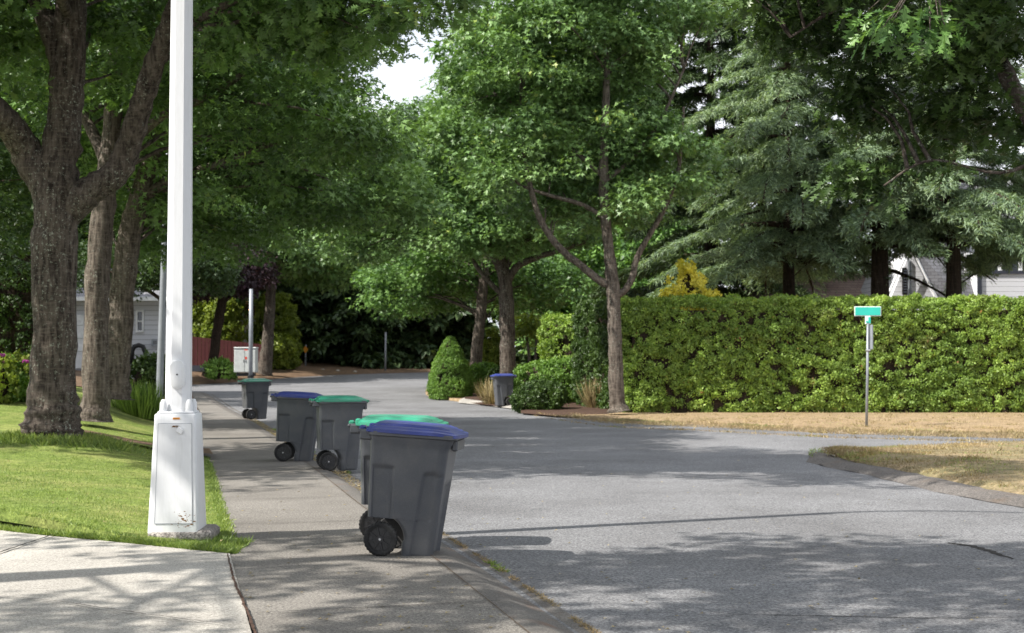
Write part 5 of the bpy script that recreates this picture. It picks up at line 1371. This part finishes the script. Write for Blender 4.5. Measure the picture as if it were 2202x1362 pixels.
tuft('ornamental_grass', 'tan feathery grass clump at the foot of the pale trunk', gloc(1290, 882, .3), 420, 1.05, 1.0, 'blade_tan', 103, .3, lean=1.3)
tuft('ornamental_grass', 'wispy brownish grass clump left of the cart across the road', gloc(1064, 868, .3), 420, 1.0, 1.0, 'blade_tan', 104, .3, lean=1.3)
for i, (px, Y_, lab) in enumerate(((12, 33, 'tall leafy flower plant at the left edge with pink blooms'), (38, 33.5, 'tall leafy flower plant with red blooms left of the large trunk'), (55, 34, 'leafy plant closest to the large trunk, with orange blooms'), (-12, 32.5, 'leafy plant cut by the left edge'))):
    t = shrub('flower_plant', lab, on_lawn(px, Y_), [(.25, 0), (.40, .4), (.36, .75), (.04, .98)], 'leaf_lime' if i % 2 else 'leaf_shrub', 110 + i, per=20, dens=50, lsz=.11, cr=.16, cat='plant', lumps=.5, group='flower plants by the large trunk')
    rng = np.random.default_rng(200 + i)
    if i == 3: continue
    for q in range(9):
        m = MB(); c_ = Vector((rng.normal() * .30, -.34 + rng.normal() * .08, .72 + .42 * rng.random()))
        for k_ in range(7):
            a = k_ * .9; m.box(c_ + Vector((math.cos(a) * .05, math.sin(a) * .05, .01 * (k_ % 2))), (.08, .07, .05), Matrix.Rotation(a, 3, 'Z') @ Matrix.Rotation(.6, 3, 'Y'), .6, .008)
        m.build('bloom', ('petal_pink', 'petal_red', 'petal_red')[i] if (q % 3 or i == 2) else 'petal_pink', t)
# --- turf blades over the lawns
def blades(name, n, sample, hmin, hmax, wd, mat, seed, lean=.5):
    rng = np.random.default_rng(seed); pts = []
    while len(pts) < n:
        p = sample(rng)
        if p: pts.append(p)
    P = np.array(pts); D = rng.normal(size=(n, 3)) * lean; D[:, 2] = 1; Nn = rng.normal(size=(n, 3)); Nn[:, 2] *= .3
    o = bulk(name, P, D, Nn, (hmin + (hmax - hmin) * rng.random(n)), 'blade', mat, None, rng, curl=-.3); o['kind'] = 'stuff'; return o
LEAF['blade'] = ([(-.10, 0), (0, 1), (.10, 0)], [(0, 2, 1)])
def s_lawn(rng):
    y = 12.5 + 20 * rng.random() ** 1.6; x = xl(y) - 9 * rng.random() ** 1.1
    fy = 12.25 + (xl(12.25) - x) * .66
    if y < fy or x < -.42 * y or (23.4 + (-4.95 - x) * .6 < y < 25.4 + (-5.3 - x) * .6): return None
    if abs(x - T1P[0]) < .45 and abs(y - T1P[1]) < .4: return None
    return (x, y, mound(x, y) - .01)
blades('turf', 120000, s_lawn, .018, .045, 1, 'blade_green', 301, .8)
def s_edge(rng):
    y = 12.3 + 12 * rng.random() ** 1.3; x = xl(y) + rng.normal() * .035
    return (x, y, .0)
blades('turf', 9000, s_edge, .025, .065, 1, 'blade_green', 302, .8)
def s_edge2(rng):
    t = rng.random() ** .9; x = -2.42 - 4.2 * t; i = np.searchsorted(-DE[:, 0], -x); i = min(max(i, 1), len(DE) - 1)
    a, b = DE[i - 1], DE[i]; f = (x - a[0]) / (b[0] - a[0] + 1e-9); y = a[1] + f * (b[1] - a[1]) + .0 + abs(rng.normal()) * .07
    return (x, y, .01)
blades('turf', 9000, s_edge2, .03, .075, 1, 'blade_green', 303, .8)
def s_foot(rng):
    a = rng.random() * 2 * math.pi; r = .52 + abs(rng.normal()) * .35; x = T1P[0] + .1 + r * math.cos(a); y = T1P[1] + r * math.sin(a) * .8
    return (x, y, mound(x, y) - .02)
blades('turf', 7000, s_foot, .06, .18, 1, 'blade_green', 304, .7)
def s_box(rng):
    x = -2.80 + rng.random() * .42; y = 12.45 + rng.random() * .7; return (x, y, mound(x, y) - .02)
blades('turf', 900, s_box, .03, .09, 1, 'blade_green', 305, .8)
def s_verge(rng):
    px = 1150 + 1150 * rng.random(); py = 884 + 56 * rng.random() ** .8; p = gnd(px, py, .05)
    e = np.interp(px, [1105, 1170, 1300, 1500, 1800, 2202, 2400], [878, 888, 906, 914, 928, 938, 944])
    if py > e + 1.2 + rng.normal() * 1.0: return None
    return (p.x, p.y, (vz(p.x, p.y) - .03) if py < e else RZ - .005)
blades('dry_turf', 60000, s_verge, .03, .07, 1, 'blade_dry', 306, .8)
def s_tuft(f, th, sc):
    def g(rng):
        p = f(rng)
        return p if p and mnoise.noise(Vector((p[0] * sc, p[1] * sc, 2))) > th else None
    return g
blades('dry_turf', 9000, s_tuft(s_verge, .22, 1.8), .05, .13, 1, 'blade_tan', 316, .9)
blades('weeds', 3500, s_tuft(s_verge, .30, .7), .03, .08, 1, 'blade_green', 317, .9)
IUp, IWp = IU, IW
def s_isl(rng):
    i = rng.integers(0, len(IU) - 8); t = .03 + .94 * rng.random(); x, y = IU[i] + (IW[i] - IU[i]) * t + rng.normal(size=2) * .1
    return (x, y, RZ + .06 + .10 * math.sin(t * math.pi) + .04)
blades('dry_turf', 22000, s_isl, .02, .06, 1, 'blade_dry', 307, .9)
blades('dry_turf', 6000, s_tuft(s_isl, .15, 1.6), .03, .09, 1, 'blade_tan', 318, .9)
blades('weeds', 5000, s_tuft(s_isl, .18, .8), .02, .06, 1, 'blade_green', 319, .9)
# weeds and leaf litter in the joints
def s_gut(rng):
    y = 8.4 + 8 * rng.random() ** 1.4
    if mnoise.noise(Vector((y * 2.2, 1, 1))) < -.05: return None
    return (xi(y) + .50 + rng.normal() * .012, y + .12, RZ + .005)
blades('gutter_weeds', 2600, s_gut, .012, .045, 1, 'blade_dry', 308, 1.6)
def s_gut2(rng):
    y = 8.4 + 30 * rng.random() ** 1.2
    if mnoise.noise(Vector((y * 1.3, 5, 1))) < .18: return None
    return (xi(y) + .50 + rng.normal() * .015, y + .12, RZ + .005)
blades('gutter_weeds', 900, s_gut2, .02, .07, 1, 'blade_green', 309, 1.2)
def s_lit(rng):
    y = 14 + 28 * rng.random(); return (xi(y) + .22 + rng.random() * .25, y, base_z(y) - .045)
blades('leaf_litter', 3500, s_lit, .02, .06, 1, 'blade_tan', 310, 3)
def s_tip(rng):
    px = 1740 + 120 * rng.random() ** 1.3; py = 974 + rng.normal() * 4 + (8 if rng.random() < .3 else 0); p = gnd(px, py, RZ); return (p.x, p.y, RZ + .03)
blades('gutter_weeds', 450, s_tip, .03, .07, 1, 'blade_green', 311, .9)
rng = np.random.default_rng(401); pts = []
while len(pts) < 260:
    p = s_lawn(rng)
    if p and mnoise.noise(Vector((p[0] * .9, p[1] * .9, 4))) > -.1: pts.append((p[0], p[1], p[2] + .045))
P = np.array(pts); n = len(P); D = rng.normal(size=(n, 3)); D[:, 2] = .2; Nn = rng.normal(size=(n, 3)) * .3; Nn[:, 2] = 1
o = bulk('fallen_leaves', P, D, Nn, .018 + .03 * rng.random(n), 'tri', 'blade_tan', None, rng); o['kind'] = 'stuff'
# dry leaves scattered over the paving
rng = np.random.default_rng(400); pts = []
while len(pts) < 420:
    px, py = rng.random() * 2202, 900 + 460 * rng.random(); p = gnd(px, py, 0)
    if xl(p.y) < p.x < xi(p.y): pts.append((p.x, p.y, .008))
    elif p.x > xi(p.y) + .55 and rng.random() < .5: pts.append((p.x, p.y, RZ + .008))
P = np.array(pts); n = len(P); D = rng.normal(size=(n, 3)); D[:, 2] = .1; Nn = rng.normal(size=(n, 3)) * .2; Nn[:, 2] = 1
o = bulk('fallen_leaves', P, D, Nn, .02 + .035 * rng.random(n), 'tri', 'blade_tan', None, rng); o['kind'] = 'stuff'
